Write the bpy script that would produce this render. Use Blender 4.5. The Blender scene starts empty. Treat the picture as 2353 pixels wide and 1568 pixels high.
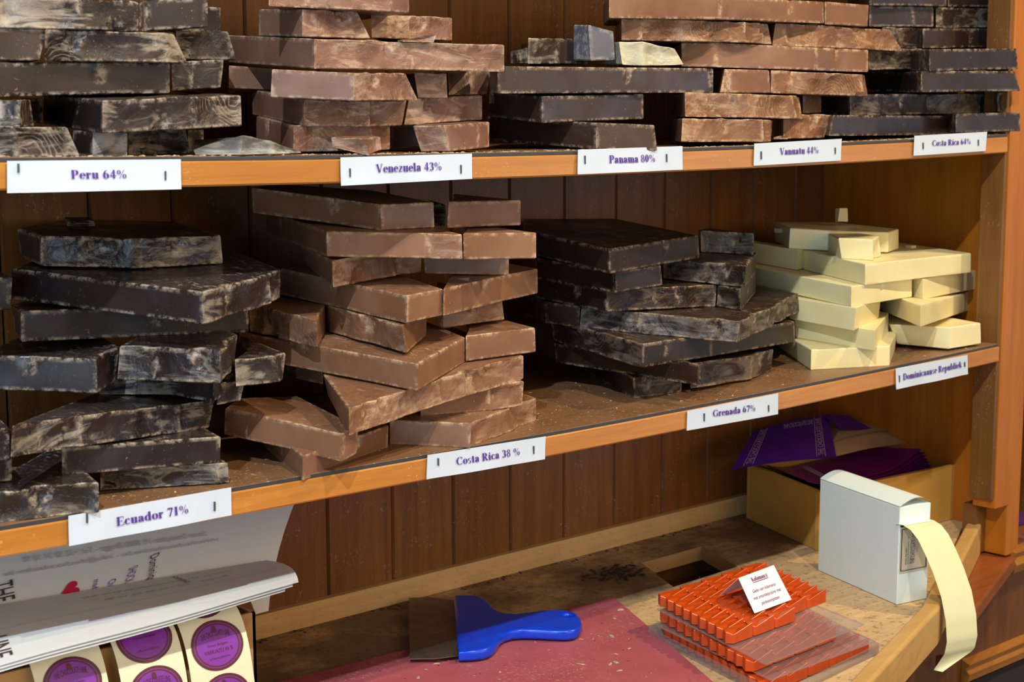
import bpy, math, random
from mathutils import Vector, Matrix, noise
from mathutils.geometry import tessellate_polygon

# ------------------------------------------------------------------ camera
scene = bpy.context.scene
COL = scene.collection
cam_d = bpy.data.cameras.new('camera')
cam = bpy.data.objects.new('camera', cam_d)
COL.objects.link(cam)
RGT = Vector((0.74490819, -0.66716124, -0.0027685))
UPV = Vector((0.0966533, 0.10380898, 0.98988981))
FWD = Vector((0.66012872, 0.73764461, -0.14181149))
mw = Matrix((( RGT.x, UPV.x, -FWD.x), (RGT.y, UPV.y, -FWD.y), (RGT.z, UPV.z, -FWD.z))).to_4x4()
mw.translation = Vector((-1.80663102, -1.0810693, 0.29259357))
cam.matrix_world = mw
cam_d.sensor_width = 36.0
cam_d.lens = 3659.018 * 36.0 / 2353.0
cam_d.clip_start = 0.05
cam_d.dof.use_dof = True
cam_d.dof.focus_distance = 1.52
cam_d.dof.aperture_fstop = 16.0
scene.camera = cam

# ------------------------------------------------------------------ world, lamps, exposure
world = bpy.data.worlds.new('shop_ambient')
scene.world = world
world.use_nodes = True
wb = world.node_tree.nodes['Background']
wb.inputs[0].default_value = (0.80, 0.70, 0.58, 1)
wb.inputs[1].default_value = 0.15
scene.view_settings.view_transform = 'Standard'
scene.view_settings.look = 'None'
scene.view_settings.exposure = 0.0
scene.view_settings.gamma = 1.0
scene.view_settings.use_curve_mapping = False

def spot(name, loc, target, energy, col, ang, rad, blend=0.5):
    d = bpy.data.lights.new(name, 'SPOT')
    d.energy = energy; d.color = col; d.spot_size = math.radians(ang)
    d.spot_blend = blend; d.shadow_soft_size = rad
    o = bpy.data.objects.new(name, d); COL.objects.link(o)
    o.location = loc
    o.rotation_euler = (Vector(target) - Vector(loc)).to_track_quat('-Z', 'Y').to_euler()
    return o
def area(name, loc, target, energy, col, sx, sy):
    d = bpy.data.lights.new(name, 'AREA')
    d.shape = 'RECTANGLE'; d.size = sx; d.size_y = sy
    d.energy = energy; d.color = col
    o = bpy.data.objects.new(name, d); COL.objects.link(o)
    o.location = loc
    o.rotation_euler = (Vector(target) - Vector(loc)).to_track_quat('-Z', 'Y').to_euler()
    return o
spot('ceiling_spot', (-2.05, -1.05, 1.52), (-0.95, 0.0, 0.05), 120, (0.80, 0.92, 1.0), 70, 0.018)
spot('ceiling_spot', (-0.95, -1.02, 1.55), (-0.80, 0.0, 0.0), 62, (1.0, 0.86, 0.62), 75, 0.018)
spot('ceiling_spot', (0.45, -0.85, 1.50), (-0.20, 0.0, 0.0), 76, (1.0, 0.76, 0.42), 75, 0.018)
area('shop_window', (-3.4, -1.9, 0.15), (-1.0, 0.1, 0.1), 36, (0.55, 0.80, 1.0), 1.2, 2.1)
area('shop_door', (2.1, -2.5, -0.05), (-0.9, 0.1, 0.0), 13, (0.60, 0.78, 1.0), 1.4, 1.3)
area('added_warm_fill', (-0.4, -3.3, 1.05), (-0.6, 0.3, 0.1), 46, (1.0, 0.74, 0.44), 3.0, 1.9)  # added warm fill to brighten the back wall, not a real fixture

# ------------------------------------------------------------------ node helpers
def new_mat(name):
    m = bpy.data.materials.new(name); m.use_nodes = True
    nt = m.node_tree; nt.nodes.clear()
    out = nt.nodes.new('ShaderNodeOutputMaterial'); b = nt.nodes.new('ShaderNodeBsdfPrincipled')
    nt.links.new(b.outputs[0], out.inputs[0])
    return m, nt, b
class NB:
    def __init__(s, nt): s.nt = nt
    def n(s, t, **kw):
        x = s.nt.nodes.new(t)
        for k, v in kw.items(): setattr(x, k, v)
        return x
    def l(s, a, b): s.nt.links.new(a, b)
    def coord(s, scale=(1,1,1), rnd=True, kind='Object'):
        tc = s.n('ShaderNodeTexCoord'); mp = s.n('ShaderNodeMapping')
        mp.inputs['Scale'].default_value = scale
        s.l(tc.outputs[kind], mp.inputs[0])
        if rnd:
            oi = s.n('ShaderNodeObjectInfo'); mu = s.n('ShaderNodeVectorMath', operation='SCALE')
            cb = s.n('ShaderNodeCombineXYZ'); s.l(oi.outputs['Random'], cb.inputs[0]); s.l(oi.outputs['Random'], cb.inputs[1])
            s.l(cb.outputs[0], mu.inputs[0]); mu.inputs['Scale'].default_value = 37.0
            s.l(mu.outputs[0], mp.inputs['Location'])
        return mp.outputs[0]
    def noise(s, co, sc, det=4, rough=0.55, dist=0.0):
        x = s.n('ShaderNodeTexNoise'); x.inputs['Scale'].default_value = sc
        x.inputs['Detail'].default_value = det; x.inputs['Roughness'].default_value = rough
        x.inputs['Distortion'].default_value = dist
        s.l(co, x.inputs['Vector']); return x.outputs['Fac']
    def ramp(s, fac, a, b, va=0.0, vb=1.0):
        x = s.n('ShaderNodeMapRange'); x.inputs['From Min'].default_value = a; x.inputs['From Max'].default_value = b
        x.inputs['To Min'].default_value = va; x.inputs['To Max'].default_value = vb
        s.l(fac, x.inputs['Value']); return x.outputs['Result']
    def mix(s, fac, c1, c2):
        x = s.n('ShaderNodeMix', data_type='RGBA')
        if isinstance(fac, float): x.inputs[0].default_value = fac
        else: s.l(fac, x.inputs[0])
        for i, c in ((6, c1), (7, c2)):
            if isinstance(c, tuple): x.inputs[i].default_value = (*c, 1)
            else: s.l(c, x.inputs[i])
        return x.outputs[2]
    def mul(s, a, b, op='MULTIPLY'):
        x = s.n('ShaderNodeMath', operation=op)
        for i, c in ((0, a), (1, b)):
            if isinstance(c, (int, float)): x.inputs[i].default_value = c
            else: s.l(c, x.inputs[i])
        return x.outputs[0]
    def bump(s, h, strength, dist, normal=None):
        x = s.n('ShaderNodeBump'); x.inputs['Strength'].default_value = strength; x.inputs['Distance'].default_value = dist
        s.l(h, x.inputs['Height'])
        if normal is not None: s.l(normal, x.inputs['Normal'])
        return x.outputs[0]

def plain(name, col, rough=0.5, metal=0.0, var=0.0, sc=60, bump=0.0, spec=0.5, trans=0.0, alpha=1.0, col2=None):
    m, nt, b = new_mat(name); B = NB(nt)
    b.inputs['Roughness'].default_value = rough; b.inputs['Metallic'].default_value = metal
    b.inputs['Specular IOR Level'].default_value = spec
    b.inputs['Transmission Weight'].default_value = trans
    b.inputs['Alpha'].default_value = alpha
    co = B.coord(rnd=False); f = B.noise(co, sc)
    c2 = col2 if col2 else tuple(max(0, c * (1 - var)) for c in col)
    B.l(B.mix(B.ramp(f, .35, .65), col, c2), b.inputs['Base Color'])
    if bump: B.l(B.bump(f, bump, .002), b.inputs['Normal'])
    return m

def wood(name, c1, c2, axis='X', rough=0.4, grain=1.0, marks=0.3, markcol=(.75,.5,.25), dirt=0.0, dirt_shade_col=(.05,.025,.012), big=5, back=False):
    m, nt, b = new_mat(name); B = NB(nt)
    st = {'X': (1.2, 22, 22), 'Y': (22, 1.2, 22), 'Z': (22, 22, 1.2)}[axis]
    co = B.coord(st, rnd=False); co0 = B.coord((1,1,1), rnd=False)
    g1 = B.noise(co, 3.2 * grain, 6, .6, .6); g2 = B.noise(co, 18 * grain, 4, .7)
    f = B.mul(B.mul(g1, .7), B.mul(g2, .3), 'ADD')
    c = B.mix(B.ramp(f, .32, .66), c1, c2)
    c = B.mix(B.ramp(B.noise(co0, big, 3), .45, .7, 0, .45), c, c2)
    # scuffs and chocolate specks
    if marks:
        sp = B.noise(co0, 260, 3, .7); zone = B.noise(co0, 22, 3)
        mk = B.mul(B.ramp(sp, .62, .67), B.ramp(zone, .5, .62)); mk = B.mul(mk, marks)
        c = B.mix(mk, c, markcol)
        st2 = {'X': (3, 40, 40), 'Y': (40, 3, 40), 'Z': (40, 40, 3)}[axis]
        sc = B.noise(B.coord(st2, rnd=False), 30, 2, .5)
        c = B.mix(B.mul(B.mul(B.ramp(sc, .66, .7), B.ramp(zone, .52, .6)), marks), c, markcol)
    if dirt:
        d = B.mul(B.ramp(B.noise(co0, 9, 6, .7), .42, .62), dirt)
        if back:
            # ground-in cocoa stain plus the shelf's cast shadow, painted darker towards the back
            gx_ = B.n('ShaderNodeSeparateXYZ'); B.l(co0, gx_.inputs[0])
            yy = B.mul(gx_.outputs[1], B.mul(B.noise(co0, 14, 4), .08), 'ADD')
            back_shade = B.ramp(yy, .145, .19, .18, 1.0); d = B.mul(B.ramp(B.noise(co0, 9, 6, .7), .30, .55), B.mul(back_shade, .8))
        c = B.mix(d, c, dirt_shade_col)
        c = B.mix(B.mul(B.ramp(B.noise(co0, 130, 4, .7), .56, .62), dirt), c, dirt_shade_col)
    B.l(c, b.inputs['Base Color'])
    b.inputs['Roughness'].default_value = rough
    B.l(B.bump(f, .25, .0012), b.inputs['Normal'])
    return m

def choc(name, c1, c2, haze, edge, broken, rough=.38, hz=.5, streak=(.6,.5,.4), coat=0.0, edgeamt=.8, sa=1.0):
    m, nt, b = new_mat(name); B = NB(nt)
    co = B.coord()
    base = B.mix(B.ramp(B.noise(co, 14, 5), .35, .65), c1, c2)
    hf = B.mul(B.ramp(B.noise(co, 9, 6, .6, 1.2), .50, .72), hz)
    c = B.mix(hf, base, haze)
    # scattered crumbs / scratches on the faces
    sp = B.noise(co, 420, 3, .75); zn = B.noise(co, 28, 3)
    c = B.mix(B.mul(B.mul(B.ramp(sp, .65, .70), B.ramp(zn, .48, .66)), .7), c, edge)
    geo = B.n('ShaderNodeNewGeometry'); sx = B.n('ShaderNodeSeparateXYZ'); B.l(geo.outputs['Normal'], sx.inputs[0])
    up = B.ramp(sx.outputs[2], .6, .9)
    # shavings lying on the upward faces
    shv = B.ramp(B.noise(B.coord((1, 2.2, 1)), 210, 5, .8, .6), .57, .67)
    shz = B.ramp(B.noise(co, 16, 4), .38, .60, .25, 1.0)
    sh2 = B.ramp(B.noise(B.coord((1, .45, 1)), 95, 5, .8, 1.2), .56, .64)
    c = B.mix(B.mul(B.mul(B.mul(B.mul(shv, sh2, 'MAXIMUM'), shz), up), .62), c, edge)
    at = B.n('ShaderNodeAttribute'); at.attribute_name = 'wear'
    wn = B.ramp(B.noise(co, 110, 5, .75), .46, .60)
    c = B.mix(B.mul(B.mul(at.outputs['Fac'], wn), edgeamt), c, edge)
    nrm = None
    if broken:
        # conchoidal ripples on snapped faces
        warp = B.n('ShaderNodeTexNoise'); warp.inputs['Scale'].default_value = 22; warp.inputs['Detail'].default_value = 3
        B.l(co, warp.inputs['Vector'])
        wa = B.n('ShaderNodeVectorMath', operation='SCALE'); B.l(warp.outputs['Color'], wa.inputs[0]); wa.inputs['Scale'].default_value = .022
        wc = B.n('ShaderNodeVectorMath', operation='ADD'); B.l(co, wc.inputs[0]); B.l(wa.outputs[0], wc.inputs[1])
        vo = B.n('ShaderNodeTexVoronoi', feature='F1'); vo.inputs['Scale'].default_value = 19
        B.l(wc.outputs[0], vo.inputs['Vector'])
        d1 = B.mul(B.mul(vo.outputs['Distance'], 15.0), B.mul(B.noise(co, 50, 3), 2.2), 'ADD')
        fr = B.n('ShaderNodeMath', operation='FRACT'); B.l(d1, fr.inputs[0])
        vc = B.n('ShaderNodeSeparateColor'); B.l(vo.outputs['Color'], vc.inputs[0])
        zone = B.mul(B.ramp(B.noise(co, 13, 4, .6, .6), .42, .56), B.ramp(vc.outputs[0], .25, .7, .15, 1))
        rip = B.mul(fr.outputs[0], zone)
        tn = B.mul(B.noise(B.coord((.55, .55, 2.0)), 30, 6, .62, 2.4), B.noise(co, 10, 3), 'ADD')
        tone = B.ramp(tn, 1.0, 1.16)
        c = B.mix(B.mul(tone, .62*sa), c, streak)
        c = B.mix(B.mul(B.ramp(rip, .62, .98), .50*sa), c, streak)
        big = B.noise(co, 36, 5, .6, 1.0)
        nrm = B.bump(rip, .8, .0020, B.bump(big, .55, .005))
        rough = rough + .08
    else:
        nrm = B.bump(B.noise(co, 60, 4, .6), .12, .0012)
    B.l(nrm, b.inputs['Normal'])
    B.l(c, b.inputs['Base Color'])
    B.l(B.ramp(B.noise(co, 22, 4), .3, .7, rough - .08, rough + .14), b.inputs['Roughness'])
    b.inputs['Coat Weight'].default_value = coat; b.inputs['Coat Roughness'].default_value = .25
    return m

# ------------------------------------------------------------------ mesh helpers
class MB:
    def __init__(s): s.v = []; s.f = []; s.m = []; s.sm = []
    def add(s, vs, fs, mi=0, smooth=False):
        o = len(s.v); s.v += [tuple(v) for v in vs]
        for f in fs: s.f.append(tuple(i + o for i in f)); s.m.append(mi); s.sm.append(smooth)
        return o
    def box(s, a, b, mi=0):
        x0,y0,z0 = a; x1,y1,z1 = b
        s.add([(x0,y0,z0),(x1,y0,z0),(x1,y1,z0),(x0,y1,z0),(x0,y0,z1),(x1,y0,z1),(x1,y1,z1),(x0,y1,z1)],
              [(0,3,2,1),(4,5,6,7),(0,1,5,4),(1,2,6,5),(2,3,7,6),(3,0,4,7)], mi)
    def prism(s, poly, z0, z1, mi=0):
        n = len(poly)
        A = sum(poly[i][0]*poly[(i+1)%n][1]-poly[(i+1)%n][0]*poly[i][1] for i in range(n))
        if A < 0: poly = poly[::-1]
        s.add([(x,y,z0) for x,y in poly]+[(x,y,z1) for x,y in poly],
              [tuple(range(n-1,-1,-1)), tuple(range(n,2*n))]+[(i,(i+1)%n,n+(i+1)%n,n+i) for i in range(n)], mi)
    def grid(s, fn, nu, nv, mi=0, smooth=True, flip=False):
        vs = [fn(i/nu, j/nv) for j in range(nv+1) for i in range(nu+1)]
        fs = []
        for j in range(nv):
            for i in range(nu):
                a = j*(nu+1)+i; q = (a, a+1, a+nu+2, a+nu+1)
                fs.append(q[::-1] if flip else q)
        s.add(vs, fs, mi, smooth)
    def sweep(s, prof, pts, mi=0, closed=True):
        # prof: list of (offset_out, z) ; pts: polyline xy ; extruded along with mitred corners
        n = len(pts); rings = []
        for i in range(n):
            p = Vector(pts[i]); d0 = (p-Vector(pts[i-1])).normalized() if i else None
            d1 = (Vector(pts[i+1])-p).normalized() if i < n-1 else None
            d = ((d0 or d1)+(d1 or d0)).normalized(); nn = Vector((d.y, -d.x))
            k = 1.0/max(.3, nn.dot(Vector(((d1 or d0).y, -(d1 or d0).x))))
            rings.append([(p.x+nn.x*o*k, p.y+nn.y*o*k, z) for o, z in prof])
        m = len(prof); vs = [v for r in rings for v in r]; fs = []
        for i in range(n-1):
            for j in range(m if closed else m-1):
                a = i*m+j; b = i*m+(j+1)%m
                fs.append((a, b, b+m, a+m))
        if closed: fs += [tuple(range(m-1,-1,-1)), tuple(range((n-1)*m, n*m))]
        s.add(vs, fs, mi)
    def prism_y(s, poly, y0, y1, mi=0):
        n = len(poly)
        s.add([(x,y0,z) for x,z in poly]+[(x,y1,z) for x,z in poly],
              [tuple(range(n)), tuple(range(2*n-1,n-1,-1))]+[(i,n+i,n+(i+1)%n,(i+1)%n) for i in range(n)], mi)
    def build(s, name, mats, parent=None, origin=None, bevel=0.0, fixn=True):
        me = bpy.data.meshes.new(name)
        o3 = Vector(origin) if origin is not None else Vector((0,0,0))
        me.from_pydata([(v[0]-o3.x, v[1]-o3.y, v[2]-o3.z) for v in s.v], [], s.f)
        for m in (mats if isinstance(mats, (list, tuple)) else [mats]): me.materials.append(m)
        me.polygons.foreach_set('material_index', s.m); me.polygons.foreach_set('use_smooth', s.sm)
        me.update()
        if fixn:
            import bmesh
            bm = bmesh.new(); bm.from_mesh(me); bmesh.ops.recalc_face_normals(bm, faces=bm.faces); bm.to_mesh(me); bm.free()
        ob = bpy.data.objects.new(name, me); COL.objects.link(ob)
        ob.location = o3
        if parent is not None:
            ob.parent = parent
            pw = Vector((0,0,0)); q_ = parent
            while q_ is not None: pw += q_.location; q_ = q_.parent
            ob.location = o3 - pw
        if bevel:
            md = ob.modifiers.new('bevel', 'BEVEL'); md.width = bevel; md.segments = 2; md.limit_method = 'ANGLE'; md.angle_limit = math.radians(35)
        return ob
def tag(o, label=None, cat=None, group=None, kind=None):
    if label: o['label'] = label
    if cat: o['category'] = cat
    if group: o['group'] = group
    if kind: o['kind'] = kind
    return o
def empty(name, loc=(0,0,0)):
    o = bpy.data.objects.new(name, None); COL.objects.link(o); o.location = loc; o.empty_display_size = .02
    return o

D = 0.3285; Z1 = 0.2650; T = 0.0233; SAG = 0.00776; ZC = -0.26
def sag(X):
    s = max(-1.0, min(0.0, X/1.44)); return 4*SAG*s*(1+s)

# ------------------------------------------------------------------ lettering
TH, TN = .245, .085
def _line(x0,y0,x1,y1,w):
    d = Vector((x1-x0, y1-y0)); 
    if d.length < 1e-6: return []
    d.normalize(); n = Vector((-d.y, d.x))*w/2
    return [[(x0+n.x,y0+n.y),(x0-n.x,y0-n.y),(x1-n.x,y1-n.y),(x1+n.x,y1+n.y)]]
def _arc(cx,cy,rx,ry,a0,a1,th=TH,tn=TN,n=18):
    out=[]; pts=[]
    for i in range(n+1):
        a = math.radians(a0+(a1-a0)*i/n)
        w = tn+(th-tn)*abs(math.cos(a))**1.4
        c, s_ = math.cos(a), math.sin(a)
        pts.append(((cx+(rx+w/2)*c, cy+(ry+w/2*.6)*s_), (cx+(rx-w/2)*c, cy+(ry-w/2*.6)*s_)))
    for a, b in zip(pts, pts[1:]): out.append([a[0], a[1], b[1], b[0]])
    return out
def _v(x,y0,y1,s0=1,s1=0,w=TH):
    o = _line(x,y0,x,y1,w)
    if s0: o += _line(x-.19,y0+.03,x+.19,y0+.03,.055)
    if s1 == 1: o += _line(x-.19,y1-.03,x+.19,y1-.03,.055)
    if s1 == 2: o += _line(x-.19,y1-.05,x,y1-.03,.06)
    return o
def _dot(x,y,r): return [[(x+r*math.cos(k*math.pi/5), y+r*math.sin(k*math.pi/5)) for k in range(10)]]
X_ = .68
GL = {
'P': (.86, _v(.24,0,1,1,1)+_line(.24,.97,.45,.97,.06)+_line(.24,.47,.45,.47,.06)+_arc(.45,.72,.24,.25,-90,90)),
'R': (.96, _v(.24,0,1,1,1)+_line(.24,.97,.45,.97,.06)+_line(.24,.5,.45,.5,.06)+_arc(.43,.735,.24,.235,-90,90)+_line(.45,.5,.78,.03,.19)+_line(.7,.03,.95,.03,.055)),
'D': (.98, _v(.24,0,1,1,1)+_line(.2,.97,.45,.97,.06)+_line(.2,.03,.45,.03,.06)+_arc(.44,.5,.38,.47,-90,90)),
'E': (.86, _v(.24,0,1,1,1)+_line(.2,.97,.78,.97,.07)+_line(.2,.03,.8,.03,.07)+_line(.3,.5,.6,.5,.06)+_line(.77,.99,.77,.72,.05)+_line(.8,.02,.8,.3,.05)+_line(.6,.38,.6,.62,.05)),
'V': (1.0, _line(.22,.97,.52,.02,.21)+_line(.82,.97,.54,.02,.07)+_line(.02,.97,.42,.97,.055)+_line(.66,.97,.98,.97,.055)),
'C': (.96, _arc(.52,.5,.38,.47,48,312)+_line(.84,.98,.84,.68,.06)),
'G': (1.02, _arc(.52,.5,.38,.47,48,330)+_line(.84,.98,.84,.68,.06)+_v(.82,.08,.46,0,0,.18)+_line(.66,.46,.98,.46,.055)),
'e': (.62, _arc(.32,.34,.2,.31,0,318)+_line(.14,.38,.5,.38,.06)),
'r': (.58, _v(.2,0,X_,1,2)+_arc(.42,.42,.16,.2,90,160)+_dot(.46,.59,.09)),
'u': (.76, _v(.2,.14,X_,0,2)+_v(.56,0,X_,0,2)+_arc(.37,.16,.18,.13,180,350)+_line(.56,.03,.74,.03,.055)),
'n': (.76, _v(.2,0,X_,1,2)+_v(.57,0,.5,1,0)+_arc(.39,.47,.18,.17,0,165)),
'm': (1.12, _v(.2,0,X_,1,2)+_v(.56,0,.5,1,0)+_v(.92,0,.5,1,0)+_arc(.38,.47,.17,.17,0,165)+_arc(.74,.47,.17,.17,0,165)),
'z': (.6, _line(.08,.65,.52,.65,.07)+_line(.5,.65,.12,.04,.16)+_line(.08,.04,.54,.04,.07)),
'l': (.42, _v(.21,0,1,1,2)),
'i': (.42, _v(.21,0,X_,1,2)+_dot(.21,.88,.1)),
'k': (.78, _v(.2,0,1,1,2)+_line(.28,.3,.6,.62,.07)+_line(.38,.38,.64,.03,.18)+_line(.48,.65,.74,.65,.055)+_line(.5,.03,.78,.03,.055)),
't': (.5, _v(.24,.12,.86,0,0)+_line(.06,.65,.44,.65,.06)+_arc(.36,.14,.12,.11,180,300)),
'a': (.68, _v(.46,.06,.48,0,0)+_arc(.3,.48,.16,.17,0,165)+_dot(.17,.5,.09)+_arc(.3,.18,.17,.15,60,300)+_line(.46,.06,.64,.03,.06)+_line(.3,.36,.46,.42,.07)),
's': (.54, _arc(.27,.5,.14,.15,30,240,.16)+_arc(.27,.18,.14,.15,-150,80,.16)),
'o': (.68, _arc(.34,.34,.22,.31,0,360)),
'c': (.6, _arc(.33,.34,.21,.31,50,318)+_dot(.46,.55,.08)),
'd': (.76, _arc(.32,.34,.2,.3,60,300)+_v(.54,0,1,0,2)+_line(.54,.03,.72,.03,.055)),
'b': (.76, _arc(.42,.34,.2,.3,-120,120)+_v(.2,.03,1,0,2)),
'p': (.76, _arc(.42,.34,.2,.3,-120,120)+_v(.2,-.3,X_,1,2)),
'0': (.7, _arc(.35,.5,.2,.46,0,360)),
'1': (.6, _v(.32,0,1,1,2)),
'3': (.68, _arc(.3,.74,.2,.22,-80,150)+_arc(.3,.28,.22,.25,-150,85)),
'4': (.72, _line(.47,0,.47,1,.18)+_line(.06,.3,.7,.3,.1)+_line(.08,.32,.45,.96,.06)),
'6': (.7, _arc(.36,.32,.2,.29,0,360)+_arc(.52,.42,.36,.54,95,185,.18)),
'7': (.66, _line(.08,.92,.62,.92,.15)+_line(.58,.9,.28,0,.13)+_line(.1,.98,.08,.75,.05)),
'8': (.7, _arc(.35,.74,.18,.22,0,360,.14)+_arc(.35,.27,.21,.25,0,360,.16)),
'%': (1.1, _arc(.26,.72,.14,.23,0,360,.12)+_arc(.84,.26,.14,.23,0,360,.12)+_line(.3,0,.8,1,.05)),
' ': (.34, []),
}
def serif_polys(txt):
    x = 0; out = []
    for ch in txt:
        w, ps = GL[ch]
        out += [[(p[0]+x, p[1]) for p in q] for q in ps]; x += w+.02
    return x, out
_tc = {}
def sans_polys(txt, extrude=False):
    """flat triangles of a line of text, cap height ~0.7, left aligned"""
    cu = bpy.data.curves.new('t', 'FONT'); cu.body = txt; cu.size = 1.0; cu.resolution_u = 3
    ob = bpy.data.objects.new('t', cu); COL.objects.link(ob)
    dg = bpy.context.evaluated_depsgraph_get(); me = bpy.data.meshes.new_from_object(ob.evaluated_get(dg))
    polys = [[(me.vertices[i].co.x, me.vertices[i].co.y) for i in p.vertices] for p in me.polygons]
    w = max([v.co.x for v in me.vertices] or [1])
    bpy.data.objects.remove(ob); bpy.data.curves.remove(cu); bpy.data.meshes.remove(me)
    return w, polys
def letter_mesh(name, polys, fn, mat, parent):
    b = MB()
    for q in polys:
        b.add([fn(x, y) for x, y in q], [tuple(range(len(q)))])
    return b.build(name, mat, parent, fixn=False)
# ------------------------------------------------------------------ materials
M = {}
M['wall'] = wood('stained_plank', (.27,.098,.016), (.145,.046,.007), 'Z', .5, marks=.55, markcol=(.50,.36,.32))
M['groove'] = plain('plank_groove', (.012,.005,.002), .7)
M['side'] = wood('side_panel_wood', (.22,.090,.018), (.12,.045,.009), 'Z', .45, marks=.35, markcol=(.5,.4,.35))
M['edge'] = wood('varnished_edge', (.58,.235,.042), (.40,.145,.022), 'X', .32, marks=.55, markcol=(.78,.5,.22))
M['stile'] = wood('varnished_stile', (.50,.160,.010), (.35,.100,.007), 'Z', .35, marks=.1)
M['cab'] = wood('dark_cabinet', (.19,.065,.014), (.10,.032,.008), 'Z', .4, marks=.05)
M['cabtrim'] = wood('cabinet_molding', (.42,.17,.03), (.25,.09,.018), 'X', .35, marks=.05)
M['ledge'] = wood('red_ledge', (.36,.10,.022), (.2,.05,.013), 'X', .35, marks=.05)
M['light'] = wood('raw_batten', (.76,.48,.22), (.56,.33,.13), 'X', .6, marks=.15, dirt=.12)
M['rim'] = wood('pale_tray_rim', (.66,.40,.14), (.52,.28,.08), 'X', .45, marks=.12)
M['counter'] = wood('worn_chipboard', (.80,.57,.31), (.60,.38,.18), 'X', .75, grain=2.2, marks=.3, dirt=.5, dirt_shade_col=(.10,.05,.024), big=12, back=True)
M['holeside'] = wood('cut_edge', (.50,.30,.12), (.36,.2,.075), 'X', .7, grain=1.5, marks=.2)
M['dark'] = plain('near_black', (.02,.012,.008), .9)
def liner_mat():
    m, nt, b = new_mat('dusty_shelf_liner'); B = NB(nt); co = B.coord(rnd=False)
    c = B.mix(B.ramp(B.noise(co, 12, 5), .35, .65), (.26,.135,.062), (.175,.082,.035))
    c = B.mix(B.mul(B.ramp(B.noise(co, 300, 3, .8), .60, .67), B.ramp(B.noise(co, 12, 3), .4, .6, .25, 1)), c, (.62,.45,.3))
    c = B.mix(B.ramp(B.noise(co, 150, 3, .8), .68, .72, 0, .8), c, (.05,.025,.012))
    B.l(c, b.inputs['Base Color']); b.inputs['Roughness'].default_value = .42
    return m
M['liner'] = liner_mat()
M['lineredge'] = plain('liner_edge', (.035,.04,.05), .5)
M['paper'] = plain('label_paper', (.60,.67,.79), .6, var=.03, sc=30)
M['ink'] = plain('purple_ink', (.085,.022,.26), .6)
M['staple'] = plain('staple_wire', (.10,.12,.13), .35, metal=.8)
M['crumb'] = plain('pale_crumb', (.58,.42,.28), .7, var=.4, sc=200)
M['crumbd'] = plain('dark_crumb', (.06,.03,.018), .6, var=.4, sc=200)

CH = {
'peru':      ((.030,.017,.015),(.018,.010,.008),(.065,.052,.06),(.52,.42,.33),(.46,.37,.29),.34),
'venezuela': ((.235,.118,.080),(.150,.066,.040),(.34,.215,.17),(.60,.42,.30),(.56,.40,.29),.40),
'panama':    ((.058,.031,.022),(.036,.019,.013),(.10,.075,.07),(.50,.38,.28),(.55,.52,.40),.36),
'vanuatu':   ((.245,.110,.052),(.165,.066,.028),(.38,.24,.17),(.64,.45,.30),(.58,.40,.27),.40),
'costa64':   ((.036,.019,.013),(.020,.010,.007),(.06,.042,.035),(.42,.32,.23),(.40,.32,.24),.38),
'ecuador':   ((.030,.018,.018),(.017,.010,.010),(.065,.06,.08),(.52,.42,.32),(.46,.40,.31),.28),
'costa38':   ((.270,.128,.070),(.185,.080,.038),(.34,.20,.14),(.66,.45,.28),(.50,.34,.22),.36),
'grenada':   ((.032,.016,.010),(.018,.009,.006),(.06,.04,.03),(.46,.33,.22),(.34,.25,.19),.36),
'dominican': ((.80,.70,.38),(.76,.64,.32),(.84,.77,.50),(.90,.85,.66),(.88,.82,.58),.42),
}
for k, (a, b_, hz, ed, st, ro) in CH.items():
    iv = k == 'dominican'
    M[k+'_s'] = choc(k+'_moulded', a, b_, hz, ed, False, ro, hz=.35, edgeamt=.5 if iv else .85)
    M[k+'_b'] = choc(k+'_snapped', a, b_, hz, ed, True, ro, hz=.5, streak=st, edgeamt=.5 if iv else .85, sa={'costa64':.5,'grenada':.55,'panama':.7,'ecuador':.8,'costa38':.7,'venezuela':.8,'vanuatu':.7,'dominican':.4}.get(k,1.0))

M['cream_s'] = choc('pale_bloom_moulded', (.30,.27,.21), (.20,.17,.13), (.40,.37,.30), (.62,.56,.42), False, .5)
M['cream_b'] = choc('pale_bloom_snapped', (.52,.48,.34), (.30,.26,.19), (.60,.56,.42), (.66,.60,.45), True, .5, streak=(.70,.66,.48))
M['grey_s'] = choc('grey_sheen_moulded', (.13,.13,.165), (.10,.10,.13), (.17,.17,.21), (.50,.42,.32), False, .3)  # bluish reflection painted into the base colour, for the upright chunk
M['grey_b'] = choc('grey_sheen_snapped', (.16,.15,.14), (.10,.09,.09), (.26,.25,.23), (.50,.42,.32), True, .4, streak=(.52,.50,.42))
# ------------------------------------------------------------------ setting : planked back wall, side, stile
W = .09; GX0 = -1.0885
def planked(name, gx, x0, x1, z0, z1, y, th, mat, axis='X'):
    b = MB(); e = .0016
    xs = [x0]+[g for g in gx if x0 < g < x1]+[x1]
    for a, c in zip(xs, xs[1:]):
        # each plank with chamfered edges
        pr = [(a+.0004, y+.004),(a+e+.0008,y),(c-e-.0008,y),(c-.0004,y+.004),(c-.0004,y+th),(a+.0004,y+th)]
        b.prism([(p[1] if axis=='Y' else p[0], p[0] if axis=='Y' else p[1]) for p in pr], z0, z1, 0)
    if axis == 'X': b.box((x0,y+.0035,z0),(x1,y+th-.001,z1),1)
    else: b.box((y+.0035,x0,z0),(y+th-.001,x1,z1),1)
    return tag(b.build(name, [mat, M['groove']]), kind='structure')
gx = [GX0+W*n for n in range(-7, 15)]
planked('wall_back', gx, -1.70, .171, -.262, .56, D, .016, M['wall'])
planked('wall_right', [.155,.235], .03, D+.014, -.262, .56, .1706, .016, M['side'], axis='Y')
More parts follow.
